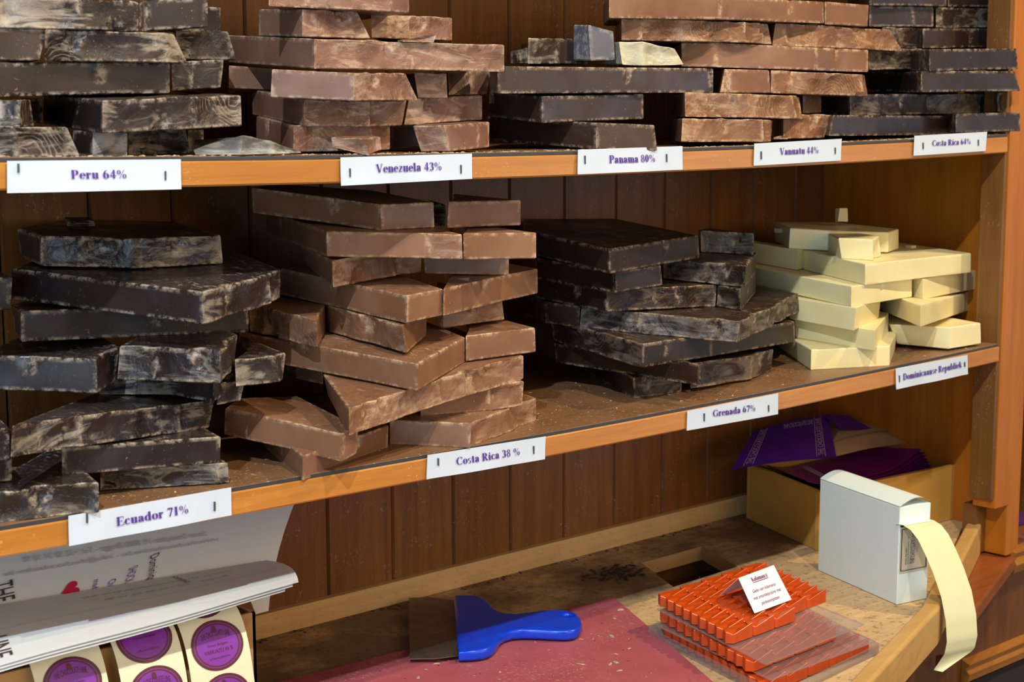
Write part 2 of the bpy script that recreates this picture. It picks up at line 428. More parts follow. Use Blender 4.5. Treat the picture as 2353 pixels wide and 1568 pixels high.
# stile
b = MB(); b.prism_y([(0,-.218),(.030,-.218),(.030,-.286),(.056,-.286),(.056,.60),(0,.60)], .0, .034); b.box((.0562,.006,-.286),(.07,.40,.6))
tag(b.build('trim_1', M['stile'], bevel=.0015), kind='structure')
b = MB(); b.box((.004,.031,-.285),(.0295,.05,-.2185)); tag(b.build('trim_3', M['side']), kind='structure')
b = MB(); b.box((-.006,.003,-.206),(.0,.036,.60))
tag(b.build('trim_2', M['side'], bevel=.001), kind='structure')
b = MB(); b.box((-1.72,-.002,.545),(.056,.36,.57))
tag(b.build('ceiling', M['wall']), kind='structure')

# ------------------------------------------------------------------ shelves
def make_shelf(z, label, x1=.165):
    e = empty('shelf', (0,0,z)); tag(e, label, 'shelf', 'shelves of the chocolate rack')
    NX = 60; x0 = -1.66
    def ring(prof):
        b = MB(); m = len(prof); vs = []; fs = []
        for i in range(NX+1):
            x = x0+(x1-x0)*i/NX
            for y, dz in prof: vs.append((x, y, z+sag(x)+dz))
        for i in range(NX):
            for j in range(m):
                a = i*m+j; fs.append((a, a+m, (j+1)%m+(i+1)*m, (j+1)%m+i*m))
        fs += [tuple(range(m)), tuple(range(NX*m, NX*m+m))[::-1]]
        b.add(vs, fs); return b
    def ringx(prof, xe):
        nonlocal x1
        s_ = x1; x1 = xe; r = ring(prof); x1 = s_; return r
    t = .0034
    ringx([(.034,-.0035),(.034,-T),(D-.001,-T),(D-.001,-.0035)], x1).build('shelf_board', M['wall'], e)
    x1a = -.0065
    ringx([(.0,-.0048),(.0012,-.0036),(.034,-.0036),(.034,-T),(.0015,-T),(.0,-T+.0015)], x1a).build('front_edging', M['edge'], e)
    l = MB(); r = ringx([(.0015,-.0004),(.0022,0),(D-.001,0),(D-.001,-.0033),(.0015,-.0033)], x1a)
    l.v = r.v; l.f = r.f; l.sm = r.sm
    l.m = [0]*len(r.f)
    for i in range(NX):
        l.m[i*5+4] = 1; l.m[i*5+3] = 1
    l.build('liner', [M['liner'], M['lineredge']], e)
    return e
make_shelf(Z1, 'upper orange-edged wooden shelf carrying the Peru to Costa Rica 64% piles')
make_shelf(0.0, 'lower orange-edged wooden shelf carrying the Ecuador, Grenada and white chocolate piles')

# ------------------------------------------------------------------ chocolate blocks
DATA = {
 'labels': [
  ['Peru 64%', [[-1.3182, 0.2601], [-1.1794, 0.2584], [-1.1803, 0.2356], [-1.3193, 0.2375]], [[-1.2712, 0.2462], [-1.2259, 0.2452], 0.0059], [[[-1.3104, 0.2581], [-1.3107, 0.2516]], [[-1.1936, 0.2498], [-1.1939, 0.2429]]]],
  ['Venezuela 43%', [[-1.0301, 0.2567], [-0.8877, 0.2572], [-0.8879, 0.235], [-1.0307, 0.2334]], [[-0.995, 0.2432], [-0.9232, 0.2436], 0.0066], [[[-1.0215, 0.2475], [-1.0216, 0.2403]], [[-0.9014, 0.2476], [-0.9015, 0.24]]]],
  ['Panama 80%', [[-0.7569, 0.2584], [-0.6116, 0.2594], [-0.6118, 0.236], [-0.7585, 0.2353]], [[-0.7168, 0.2449], [-0.6525, 0.2447], 0.0069], [[[-0.7489, 0.2526], [-0.7488, 0.2448]], [[-0.636, 0.252], [-0.6358, 0.2443]]]],
  ['Vanuatu 44%', [[-0.5004, 0.2603], [-0.3503, 0.2634], [-0.3524, 0.2395], [-0.5011, 0.2373]], [[-0.4598, 0.2478], [-0.3926, 0.2484], 0.0067], [[[-0.4902, 0.252], [-0.49, 0.2438]], [[-0.3633, 0.254], [-0.363, 0.2469]]]],
  ['Costa Rica 64%', [[-0.2113, 0.2651], [-0.0572, 0.2681], [-0.0594, 0.2448], [-0.2126, 0.242]], [[-0.176, 0.2525], [-0.0941, 0.2538], 0.0065], [[[-0.195, 0.2569], [-0.1945, 0.2493]], [[-0.0778, 0.2589], [-0.0773, 0.2515]]]],
  ['Ecuador 71%', [[-1.2836, -0.003], [-1.1432, -0.0038], [-1.1439, -0.0266], [-1.2846, -0.0258]], [[-1.2458, -0.0174], [-1.183, -0.0177], 0.0063], [[[-1.2692, -0.0035], [-1.2695, -0.0108]], [[-1.1595, -0.0128], [-1.1598, -0.0203]]]],
  ['Costa Rica 38 %', [[-0.9415, -0.0071], [-0.7982, -0.0101], [-0.8004, -0.0316], [-0.9433, -0.0288]], [[-0.9096, -0.0209], [-0.832, -0.0227], 0.0065], [[[-0.9302, -0.0115], [-0.9303, -0.0182]], [[-0.8149, -0.0169], [-0.8149, -0.0244]]]],
  ['Grenada 67%', [[-0.5993, -0.0112], [-0.4521, -0.0103], [-0.452, -0.0334], [-0.6003, -0.0316]], [[-0.5606, -0.0222], [-0.4913, -0.0246], 0.0066], [[[-0.5743, -0.0167], [-0.5742, -0.025]], [[-0.4695, -0.0211], [-0.4693, -0.0283]]]],
  ['Dominicaanse Republiek', [[-0.2339, -0.0068], [-0.0818, -0.0065], [-0.0801, -0.0308], [-0.2335, -0.0319]], [[-0.2203, -0.0224], [-0.0948, -0.0204], 0.0072], [[[-0.2277, -0.0158], [-0.2273, -0.0237]], [[-0.089, -0.0145], [-0.0886, -0.0205]]]],
 ],
 'free': [
  ['wedge', [[-1.1553, -1.1534, 0.02, 0.2646, 0.2608, 'b'], [-1.1238, -1.1243, 0, 0.2756, 0.2603, 'b'], [-1.096, -1.0951, 0, 0.271, 0.2606, 'b'], [-1.062, -1.0607, 0.01, 0.2621, 0.2608, 'b']]],
  ['nugget', [[-1.0249, -1.0237, 0.018, 0.2727, 0.2646, 'b'], [-1.0046, -1.0012, -0.002, 0.2719, 0.2572, 'b'], [-0.9725, -0.9713, 0.02, 0.2726, 0.2615, 'b']]],
  ['upright', [[-0.6836, -0.6798, 0.06, 0.3783, 0.3438, 's'], [-0.6535, -0.6505, 0.055, 0.3733, 0.3449, 's']]],
  ['cream', [[-0.6451, -0.6402, 0.055, 0.363, 0.3406, 'b'], [-0.6194, -0.6168, 0.048, 0.3637, 0.3395, 'b'], [-0.5685, -0.5538, 0.05, 0.358, 0.3417, 'b']]],
  ['darkflake', [[-0.731, -0.7288, 0.11, 0.3543, 0.3413, 'b'], [-0.7192, -0.7187, 0.11, 0.3571, 0.3415, 'b']]],
  ['g9b', [[-0.857, -0.8478, 0.1, 0.2131, 0.1867, 'b'], [-0.8306, -0.8305, 0.105, 0.2057, 0.1841, 'b']]],
  ['curl', [[-1.1746, -1.1754, 0.2, 0.2011, 0.1969, 'b'], [-1.1501, -1.149, 0.2, 0.2, 0.1956, 'b']]],
  ['j6c', [[-0.119, -0.1222, 0.17, 0.1698, 0.153, 's'], [-0.1024, -0.1006, 0.17, 0.1694, 0.1512, 's']]],
  ['orange_shard', [[-0.9391, -0.9384, 0.03, 0.3555, 0.3544, 'b'], [-0.901, -0.9041, 0.03, 0.3611, 0.3546, 'b']]],
  ['j_crumb', [[-0.1739, -0.175, 0.22, 0.1438, 0.1377, 'b'], [-0.1611, -0.159, 0.22, 0.1432, 0.1369, 'b']]],
  ['j_crumb2', [[-0.0306, -0.0309, 0.12, 0.1196, 0.1152, 'b'], [-0.0198, -0.0189, 0.12, 0.119, 0.1145, 'b']]],
  ['v_flake', [[-0.4424, -0.4445, 0.01, 0.2678, 0.2639, 'b'], [-0.4313, -0.4301, 0.01, 0.2676, 0.2637, 'b']]],
 ],
 'handle': [[-0.7027, 0.2523], [-0.6904, 0.2463], [-0.6824, 0.2376], [-0.681, 0.2266], [-0.6852, 0.2129], [-0.6945, 0.196], [-0.7029, 0.179], [-0.7038, 0.1659], [-0.696, 0.1554], [-0.6824, 0.1513], [-0.6642, 0.1472], [-0.6498, 0.139], [-0.6427, 0.1277], [-0.644, 0.1149], [-0.6515, 0.0991], [-0.6618, 0.087], [-0.6752, 0.076], [-0.6865, 0.0721], [-0.6943, 0.074], [-0.7066, 0.0903], [-0.7158, 0.1032], [-0.7266, 0.1144], [-0.7339, 0.1178], [-0.7435, 0.1175], [-0.7532, 0.1148], [-0.7627, 0.1077], [-0.7749, 0.0971], [-0.7862, 0.0909], [-0.7954, 0.0896], [-0.806, 0.0933], [-0.8198, 0.1035]],
 'blade': [[-0.7308, 0.2977], [-0.712, 0.2858], [-0.706, 0.2705], [-0.6991, 0.2567], [-0.8134, 0.1111], [-0.8362, 0.1199], [-0.856, 0.1368]],
 'stacks': {
  'peru': [
   ['A1', [[-1.3275, -1.3287, 0.0297, 0.2844, 0.2626, 'b'], [-1.3029, -1.3039, 0.0153, 0.2837, 0.2619, 'b'], [-1.2601, -1.2505, 0.0222, 0.2834, 0.2615, '']]],
   ['A2', [[-1.2381, -1.2389, 0.0562, 0.2804, 0.2615, 's'], [-1.2373, -1.2381, 0.0262, 0.2794, 0.2606, 'b'], [-1.2154, -1.2162, 0.0137, 0.2789, 0.2601, '']]],
   ['A3', [[-1.1875, -1.1882, 0.0632, 0.2797, 0.26, 'b'], [-1.133, -1.1289, 0.0694, 0.2804, 0.2607, '']]],
   ['A4', [[-1.105, -1.1057, 0.1129, 0.2795, 0.2608, 's'], [-1.0884, -1.0889, 0.1155, 0.2793, 0.2606, '']]],
   ['B1', [[-1.3201, -1.3212, 0.0332, 0.3033, 0.2839, 'b'], [-1.3077, -1.3087, 0.0283, 0.3031, 0.2837, 'b'], [-1.2973, -1.2983, 0.0188, 0.3028, 0.2834, 'b'], [-1.2821, -1.2802, 0.034, 0.3032, 0.2837, '']]],
   ['B1b', [[-1.2631, -1.264, 0.0903, 0.3046, 0.2857, 's'], [-1.2425, -1.2433, 0.0967, 0.3049, 0.2859, '']]],
   ['B2', [[-1.2138, -1.2148, 0.1551, 0.3088, 0.2847, 's'], [-1.244, -1.2451, -0.004, 0.3026, 0.2785, 'b'], [-1.1621, -1.163, 0.0064, 0.3054, 0.2813, 'b'], [-1.1147, -1.1145, 0.0139, 0.3071, 0.283, '']]],
   ['C1', [[-1.3168, -1.3182, 0.0489, 0.3297, 0.3052, 's'], [-1.1521, -1.153, 0.0576, 0.3336, 0.3092, '']]],
   ['C2', [[-1.1475, -1.1483, 0.062, 0.3341, 0.3112, 'b'], [-1.1277, -1.1285, 0.0629, 0.3351, 0.3121, 'b'], [-1.0949, -1.0987, 0.0695, 0.3368, 0.3138, '']]],
   ['D1', [[-1.3063, -1.3076, 0.052, 0.3554, 0.3318, 's'], [-1.2615, -1.2682, 0.0454, 0.3555, 0.3319, '']]],
   ['D2', [[-1.2644, -1.2655, 0.0416, 0.3548, 0.332, 'b'], [-1.1746, -1.1755, 0.0369, 0.355, 0.3322, 'b'], [-1.1524, -1.1408, 0.0498, 0.3553, 0.3325, '']]],
   ['D3', [[-1.125, -1.1259, 0.0926, 0.3606, 0.3369, 'b'], [-1.0769, -1.0691, 0.0911, 0.361, 0.3374, '']]],
   ['E1', [[-1.3043, -1.3053, 0.0497, 0.3772, 0.3553, 'b'], [-1.2396, -1.2406, 0.036, 0.3773, 0.3553, 'b'], [-1.1886, -1.1895, 0.0383, 0.3775, 0.3556, '']]],
   ['E2', [[-1.1742, -1.1751, 0.0628, 0.3809, 0.3572, 's'], [-1.1659, -1.1668, 0.0666, 0.3815, 0.3578, 's'], [-1.1208, -1.1216, 0.0493, 0.385, 0.3613, '']]],
   ['E3', [[-1.1092, -1.11, 0.1401, 0.3839, 0.3625, 's'], [-1.0533, -1.054, 0.1396, 0.3844, 0.363, '']]],
  ],
  'venezuela': [
   ['1a', [[-1.0167, -1.0175, 0.1439, 0.2904, 0.2682, 's'], [-1.0425, -1.0431, 0.0474, 0.2828, 0.2606, 'b'], [-0.9606, -0.961, 0.0502, 0.2823, 0.2601, 'b'], [-0.9317, -0.9321, 0.0589, 0.2828, 0.2605, '']]],
   ['1b', [[-0.9007, -0.901, 0.0973, 0.283, 0.2617, 'b'], [-0.8686, -0.8688, 0.0923, 0.2828, 0.2615, '']]],
   ['1c', [[-0.9216, -0.9122, 0.039, 0.2816, 0.2584, 'b'], [-0.9035, -0.8977, 0.0182, 0.2821, 0.2588, 's'], [-0.8533, -0.8519, 0.0305, 0.2838, 0.2604, 's'], [-0.8321, -0.8323, 0.0386, 0.2846, 0.2611, '']]],
   ['2a', [[-1.0112, -1.0119, 0.1579, 0.314, 0.2916, 's'], [-1.0364, -1.0369, 0.0402, 0.3044, 0.282, 'b'], [-0.9713, -0.9718, 0.0353, 0.3034, 0.281, 'b'], [-0.9191, -0.9246, 0.051, 0.3042, 0.2818, '']]],
   ['2b', [[-0.9039, -0.9099, 0.0666, 0.3052, 0.282, 'b'], [-0.8098, -0.81, 0.0744, 0.3092, 0.2863, '']]],
   ['3x', [[-1.0409, -1.0415, 0.1485, 0.3347, 0.3149, 's'], [-0.9951, -0.9956, 0.1392, 0.3331, 0.3132, '']]],
   ['3a', [[-1.0656, -1.0675, 0.0428, 0.3289, 0.3059, 's'], [-1.0126, -1.0131, 0.0011, 0.3257, 0.3028, 'b'], [-0.9378, -0.9239, 0.0285, 0.3271, 0.304, '']]],
   ['3b', [[-0.9004, -0.8963, 0.0629, 0.3294, 0.3065, 'b'], [-0.8689, -0.8676, 0.0558, 0.3291, 0.3063, '']]],
   ['3c', [[-0.8294, -0.8288, 0.1008, 0.3323, 0.3094, 'b'], [-0.7754, -0.7814, 0.1006, 0.3337, 0.3106, '']]],
   ['4', [[-1.0222, -1.0229, 0.1926, 0.3636, 0.3392, 's'], [-1.0337, -1.0343, 0.0271, 0.354, 0.3295, 'b'], [-0.9228, -0.9232, 0.0359, 0.3547, 0.3303, 'b'], [-0.8184, -0.8185, 0.0329, 0.3547, 0.3303, '']]],
   ['5a', [[-1.0253, -1.026, 0.1222, 0.3829, 0.3599, 's'], [-1.0314, -1.032, 0.0471, 0.3793, 0.3564, 'b'], [-0.9722, -0.9579, 0.051, 0.3798, 0.3569, '']]],
   ['5b', [[-0.9309, -0.9306, 0.0855, 0.381, 0.3598, 'b'], [-0.8858, -0.8861, 0.0881, 0.3812, 0.3601, 'b'], [-0.8274, -0.8276, 0.0968, 0.3817, 0.3605, '']]],
   ['6', [[-1.0652, -1.0658, 0.0451, 0.4028, 0.3802, 'b'], [-0.9471, -0.9475, 0.0352, 0.4021, 0.3795, 's'], [-0.9224, -0.9227, 0.0412, 0.4022, 0.3797, '']]],
  ],
  'panama': [
   ['1', [[-0.7207, -0.7209, 0.1687, 0.2895, 0.2646, 's'], [-0.7174, -0.7173, 0.0141, 0.2829, 0.258, 's'], [-0.6568, -0.6521, -0.0052, 0.2806, 0.2555, '']]],
   ['2', [[-0.7386, -0.7387, 0.146, 0.3143, 0.2893, 's'], [-0.7632, -0.7632, 0.0417, 0.3082, 0.2831, 's'], [-0.6165, -0.6162, 0.0479, 0.3113, 0.2862, '']]],
   ['3', [[-0.7989, -0.799, 0.0755, 0.3372, 0.3122, 's'], [-0.8183, -0.8185, 0.0422, 0.3356, 0.3106, 's'], [-0.525, -0.5244, 0.0398, 0.3383, 0.3133, 's'], [-0.5221, -0.5215, 0.0374, 0.3382, 0.3132, '']]],
   ['4a', [[-0.7275, -0.7284, 0.0994, 0.3662, 0.341, 'b'], [-0.6863, -0.6862, 0.1017, 0.3667, 0.3416, 's'], [-0.6422, -0.6421, 0.0997, 0.3671, 0.342, '']]],
  ],
  'vanuatu': [
   ['1a', [[-0.5862, -0.5877, 0.0217, 0.2868, 0.263, 'b'], [-0.4611, -0.4571, 0.0202, 0.285, 0.2611, 'b'], [-0.4259, -0.4275, 0.0353, 0.2842, 0.2604, '']]],
   ['1b', [[-0.3856, -0.3848, 0.068, 0.2864, 0.2617, 's'], [-0.3643, -0.3635, 0.0712, 0.287, 0.2623, '']]],
   ['1c', [[-0.3936, -0.3927, 0.0461, 0.2894, 0.2635, 'b'], [-0.3053, -0.32, 0.0459, 0.2894, 0.2634, '']]],
   ['2a', [[-0.5749, -0.5739, 0.0291, 0.3133, 0.2885, 'b'], [-0.411, -0.3987, 0.022, 0.3106, 0.2856, 'b'], [-0.3683, -0.3611, 0.0447, 0.3094, 0.2846, '']]],
   ['2b', [[-0.305, -0.3042, 0.0887, 0.3135, 0.291, 's'], [-0.2751, -0.2743, 0.0852, 0.3142, 0.2917, '']]],
   ['3a', [[-0.5008, -0.5075, 0.0401, 0.3379, 0.3131, 's'], [-0.4947, -0.494, 0.0385, 0.3379, 0.3131, 's'], [-0.4273, -0.4239, 0.0401, 0.3381, 0.3133, '']]],
   ['3b', [[-0.4227, -0.422, 0.0411, 0.338, 0.3133, 'b'], [-0.281, -0.2697, 0.0272, 0.3352, 0.3104, 'b'], [-0.2463, -0.238, 0.0458, 0.3353, 0.3105, '']]],
   ['4', [[-0.541, -0.5406, 0.0651, 0.3655, 0.3404, 's'], [-0.5103, -0.5097, 0.0436, 0.3651, 0.3399, 's'], [-0.3471, -0.3461, 0.0392, 0.3641, 0.339, 's'], [-0.2527, -0.2515, 0.0368, 0.3636, 0.3385, '']]],
   ['5a', [[-0.6359, -0.6357, 0.0606, 0.3864, 0.3648, 's'], [-0.6177, -0.6175, 0.0499, 0.3865, 0.3649, 'b'], [-0.4792, -0.4786, 0.0308, 0.3873, 0.3658, 'b'], [-0.4242, -0.4169, 0.0457, 0.3877, 0.3662, '']]],
   ['5b', [[-0.4038, -0.4087, 0.0514, 0.3894, 0.3653, 's'], [-0.3913, -0.3893, 0.0469, 0.3893, 0.3652, 'b'], [-0.2026, -0.1775, 0.0423, 0.3886, 0.3644, '']]],
   ['6a', [[-0.666, -0.6658, 0.0485, 0.4089, 0.3854, 's'], [-0.5247, -0.5241, 0.0264, 0.4115, 0.388, 's'], [-0.3356, -0.3346, 0.0386, 0.4146, 0.3911, '']]],
   ['6b', [[-0.3304, -0.3294, 0.0412, 0.4152, 0.3904, 's'], [-0.2435, -0.2449, 0.0443, 0.4154, 0.3906, '']]],
  ],
  'costa64': [
   ['1a', [[-0.326, -0.3335, 0.0293, 0.2893, 0.266, 's'], [-0.0827, -0.0821, 0.0275, 0.2877, 0.2644, '']]],
   ['1b', [[-0.121, -0.1197, 0.0022, 0.2904, 0.2674, 's'], [0.0179, 0.0197, -0.001, 0.2915, 0.2684, '']]],
   ['2a', [[-0.2482, -0.2473, 0.1037, 0.3141, 0.2901, 's'], [-0.2665, -0.2655, 0.0506, 0.3128, 0.2887, 'b'], [-0.0025, -0.0006, 0.0439, 0.3147, 0.2906, 'b'], [0.0438, 0.0456, 0.0489, 0.3152, 0.2911, '']]],
   ['2b', [[-0.0174, -0.0156, 0.0104, 0.3163, 0.292, 'b'], [0.024, 0.0305, 0.0102, 0.3166, 0.2923, '']]],
   ['3a', [[-0.1626, -0.1615, 0.1026, 0.3417, 0.3171, 's'], [-0.0522, -0.0508, 0.1023, 0.3437, 0.3191, '']]],
   ['3b', [[-0.2128, -0.2115, -0.0087, 0.3393, 0.3152, 's'], [-0.0212, -0.0073, -0.0147, 0.3418, 0.3178, '']]],
   ['4a', [[-0.2264, -0.2253, 0.0548, 0.3654, 0.3417, 'b'], [-0.1256, -0.1257, 0.0483, 0.3681, 0.3443, '']]],
   ['4b', [[-0.196, -0.1946, -0.0012, 0.3646, 0.3399, 's'], [-0.201, -0.1995, -0.0112, 0.3642, 0.3394, 's'], [-0.0159, -0.0094, -0.012, 0.3695, 0.3448, '']]],
   ['5a', [[-0.1634, -0.1621, 0.0811, 0.3937, 0.3689, 'b'], [-0.0893, -0.0836, 0.0775, 0.3954, 0.3708, '']]],
   ['5b', [[-0.1089, -0.1075, 0.0605, 0.3937, 0.3701, 's'], [0.0785, 0.0817, 0.0625, 0.3995, 0.376, '']]],
   ['6a', [[-0.1853, -0.1842, 0.0852, 0.419, 0.3944, 's'], [-0.1102, -0.1088, 0.0747, 0.4209, 0.3963, 's'], [-0.071, -0.0695, 0.0719, 0.4219, 0.3973, '']]],
   ['6b', [[-0.0562, -0.0546, 0.0779, 0.4218, 0.3968, 's'], [-0.0488, -0.0473, 0.0742, 0.422, 0.397, 'b'], [0.078, 0.0799, 0.0663, 0.426, 0.4011, '']]],
   ['7a', [[-0.1982, -0.1971, 0.0767, 0.442, 0.4187, 's'], [-0.0568, -0.0554, 0.0634, 0.4457, 0.4225, '']]],
   ['7b', [[-0.0386, -0.037, 0.0731, 0.4477, 0.4235, 's'], [0.0692, 0.071, 0.0602, 0.4508, 0.4266, '']]],
  ],
  'ecuador': [
   ['1a', [[-1.3477, -1.3488, 0.0151, 0.0212, -0.0019, 'b'], [-1.2606, -1.2611, -0.0064, 0.0196, -0.0035, '']]],
   ['1b', [[-1.2266, -1.2273, 0.0564, 0.0135, -0.0033, 'b'], [-1.1475, -1.142, 0.0163, 0.0126, -0.0043, 'b'], [-1.1356, -1.1348, 0.015, 0.0124, -0.0044, '']]],
   ['2', [[-1.27, -1.2708, 0.0323, 0.0412, 0.0197, 's'], [-1.1386, -1.14, 0.0197, 0.0339, 0.0124, '']]],
   ['2b', [[-1.33, -1.331, 0.0418, 0.0425, 0.0213, 's'], [-1.3087, -1.3096, 0.0353, 0.0424, 0.0211, '']]],
   ['3', [[-1.3284, -1.3308, -0.0123, 0.0727, 0.05, 'b'], [-1.2637, -1.2605, 0.0158, 0.0671, 0.044, 'b'], [-1.1571, -1.1568, 0.0522, 0.0581, 0.0351, 'b'], [-1.1157, -1.1213, 0.0663, 0.0545, 0.0321, '']]],
   ['3b', [[-1.3462, -1.3473, 0.0129, 0.067, 0.0438, 's'], [-1.3219, -1.323, 0.0079, 0.0672, 0.044, '']]],
   ['4c', [[-1.1854, -1.1887, 0.1275, 0.0839, 0.0605, 'b'], [-1.1541, -1.1475, 0.0834, 0.084, 0.0607, 'b'], [-1.139, -1.1392, 0.0263, 0.0839, 0.0605, 'b'], [-1.0985, -1.0993, 0.0678, 0.0847, 0.0613, '']]],
   ['4a', [[-1.2891, -1.2905, 0.1282, 0.1041, 0.0765, 's'], [-1.2227, -1.2231, 0.0636, 0.1012, 0.0736, 'b'], [-1.1898, -1.195, 0.0873, 0.1051, 0.0773, '']]],
   ['4b', [[-1.2037, -1.207, 0.0599, 0.1101, 0.0831, 'b'], [-1.1855, -1.1866, 0.0343, 0.1102, 0.0832, 'b'], [-1.1555, -1.1564, -0.0118, 0.1103, 0.0833, 'b'], [-1.1035, -1.1082, 0.0462, 0.1114, 0.0843, '']]],
   ['4e', [[-1.1215, -1.1258, 0.0455, 0.0726, 0.0545, 'b'], [-1.0914, -1.097, 0.0554, 0.0711, 0.053, '']]],
   ['4d', [[-1.1134, -1.1128, 0.0355, 0.0923, 0.0695, 'b'], [-1.074, -1.0695, 0.0354, 0.0915, 0.0686, 'b'], [-1.059, -1.0628, 0.0424, 0.0914, 0.0686, '']]],
   ['5', [[-1.2476, -1.2454, 0.1584, 0.138, 0.1132, 's'], [-1.2544, -1.2552, 0.1272, 0.1363, 0.1115, 's'], [-1.082, -1.0827, 0.062, 0.1345, 0.1097, '']]],
   ['6b', [[-1.2877, -1.289, 0.1366, 0.1648, 0.1389, 's'], [-1.2605, -1.264, 0.1261, 0.1641, 0.1382, '']]],
   ['6', [[-1.2445, -1.2457, 0.162, 0.1675, 0.1424, 's'], [-1.169, -1.171, -0.012, 0.1565, 0.1314, 'b'], [-1.0713, -1.0694, 0.0464, 0.1591, 0.134, 'b'], [-1.0443, -1.0456, 0.0694, 0.1602, 0.1351, '']]],
   ['7', [[-1.2152, -1.2129, 0.2126, 0.1964, 0.1718, 's'], [-1.2225, -1.224, 0.1518, 0.1934, 0.1689, 'b'], [-1.1571, -1.1581, 0.1095, 0.1899, 0.1654, 'b'], [-1.0755, -1.0739, 0.1142, 0.1886, 0.1639, '']]],
  ],
  'costa38': [
   ['1a', [[-1.035, -1.0357, 0.1158, 0.0161, -0.005, 's'], [-1.0748, -1.0754, -0.0031, 0.0118, -0.0093, 's'], [-0.9452, -0.9464, 0.0497, 0.0128, -0.0083, '']]],
   ['1b', [[-0.9371, -0.9374, 0.0582, 0.0153, -0.0074, 's'], [-0.8924, -0.8943, -0.0041, 0.015, -0.0077, 'b'], [-0.7592, -0.7592, 0.0542, 0.0149, -0.0078, '']]],
   ['2a', [[-1.0829, -1.0847, 0.1022, 0.039, 0.0157, 's'], [-1.0467, -1.0482, -0.0223, 0.0296, 0.0063, 's'], [-1.0232, -1.0252, -0.0107, 0.031, 0.0077, '']]],
   ['2b', [[-0.9035, -0.903, 0.0557, 0.0377, 0.0144, 's'], [-0.8391, -0.8384, 0.0328, 0.038, 0.0147, 'b'], [-0.7957, -0.7981, 0.0318, 0.0384, 0.0151, '']]],
   ['3b', [[-0.9568, -0.9573, 0.1779, 0.0629, 0.0409, 's'], [-0.9561, -0.9557, 0.136, 0.0629, 0.0409, '']]],
   ['3', [[-0.9905, -0.9848, 0.086, 0.0609, 0.0383, 's'], [-1.0443, -1.0448, -0.0272, 0.0512, 0.0285, 'b'], [-0.9193, -0.9171, 0.0085, 0.0564, 0.0337, 'b'], [-0.7882, -0.7882, 0.0407, 0.0614, 0.0387, '']]],
   ['4a', [[-1.0238, -1.0185, 0.1718, 0.0927, 0.0689, 's'], [-0.9629, -0.9639, -0.0165, 0.0788, 0.055, 's'], [-0.8532, -0.8534, 0.0504, 0.0845, 0.0606, '']]],
   ['4b', [[-0.8545, -0.8547, 0.0478, 0.086, 0.062, 's'], [-0.7731, -0.7722, 0.0406, 0.0871, 0.0631, '']]],
   ['5a', [[-1.0166, -1.0167, 0.1641, 0.1187, 0.0937, 'b'], [-1.0073, -1.0065, 0.0705, 0.1131, 0.0881, 's'], [-0.9538, -0.9536, 0.1333, 0.1165, 0.0915, '']]],
   ['5b', [[-0.9515, -0.9517, 0.1335, 0.1162, 0.0914, 'b'], [-0.9588, -0.9534, 0.0107, 0.1089, 0.084, 's'], [-0.8853, -0.8872, 0.0665, 0.1117, 0.0869, '']]],
   ['5c', [[-0.8514, -0.8509, 0.0946, 0.1129, 0.0897, 's'], [-0.8498, -0.8492, 0.0869, 0.1125, 0.0893, 'b'], [-0.7747, -0.7714, 0.0872, 0.1134, 0.0902, '']]],
   ['6a', [[-0.9554, -0.9583, 0.2024, 0.1452, 0.1208, 's'], [-0.952, -0.9531, 0.011, 0.1348, 0.1104, 's'], [-0.8993, -0.9003, 0.0262, 0.1354, 0.1111, '']]],
   ['6b', [[-0.9016, -0.9026, 0.0225, 0.1364, 0.1116, 's'], [-0.7228, -0.7224, 0.0914, 0.1374, 0.1126, '']]],
   ['7a', [[-0.9432, -0.9326, 0.1895, 0.169, 0.1451, 's'], [-0.9891, -0.9888, 0.0704, 0.1639, 0.14, 'b'], [-0.8552, -0.8568, 0.1113, 0.1658, 0.1419, '']]],
   ['7b', [[-0.8486, -0.8462, 0.1177, 0.1624, 0.1389, 's'], [-0.7858, -0.7859, 0.0639, 0.1606, 0.1371, '']]],
   ['8a', [[-0.9169, -0.9165, 0.2853, 0.1955, 0.1729, 's'], [-0.9912, -0.9912, 0.0753, 0.1897, 0.1671, 's'], [-0.9135, -0.9138, 0.0284, 0.1864, 0.1638, 'b'], [-0.8895, -0.889, 0.0108, 0.1852, 0.1627, '']]],
   ['8b', [[-0.8721, -0.8715, 0.0296, 0.1839, 0.1599, 's'], [-0.8102, -0.8102, -0.0015, 0.1832, 0.1592, '']]],
   ['9a', [[-0.9824, -0.9816, 0.2082, 0.2232, 0.1995, 's'], [-0.9396, -0.938, 0.0649, 0.2118, 0.1881, 's'], [-0.8738, -0.8728, 0.0701, 0.211, 0.1873, '']]],
   ['9c', [[-0.8523, -0.8546, 0.0737, 0.2103, 0.1859, 's'], [-0.7654, -0.7654, 0.0695, 0.2088, 0.1843, '']]],
  ],
  'grenada': [
   ['1a', [[-0.5139, -0.5095, 0.2466, 0.0176, -0.006, 's'], [-0.6065, -0.6039, 0.0686, 0.016, -0.0075, 'b'], [-0.5358, -0.5365, 0.0633, 0.016, -0.0075, '']]],
   ['1b', [[-0.5315, -0.5331, 0.0532, 0.0248, -0.0023, 'b'], [-0.4282, -0.4273, 0.0558, 0.0223, -0.0049, 'b'], [-0.3638, -0.3678, 0.077, 0.0208, -0.0063, '']]],
   ['2', [[-0.6067, -0.6033, 0.1896, 0.0395, 0.0176, 's'], [-0.581, -0.5805, -0.003, 0.0354, 0.0133, '']]],
   ['3', [[-0.604, -0.5999, 0.1979, 0.0652, 0.0406, 'b'], [-0.6381, -0.6387, 0.025, 0.0595, 0.0351, 's'], [-0.5107, -0.5095, 0.0451, 0.0553, 0.0308, 's'], [-0.3221, -0.3195, 0.0803, 0.0493, 0.0247, '']]],
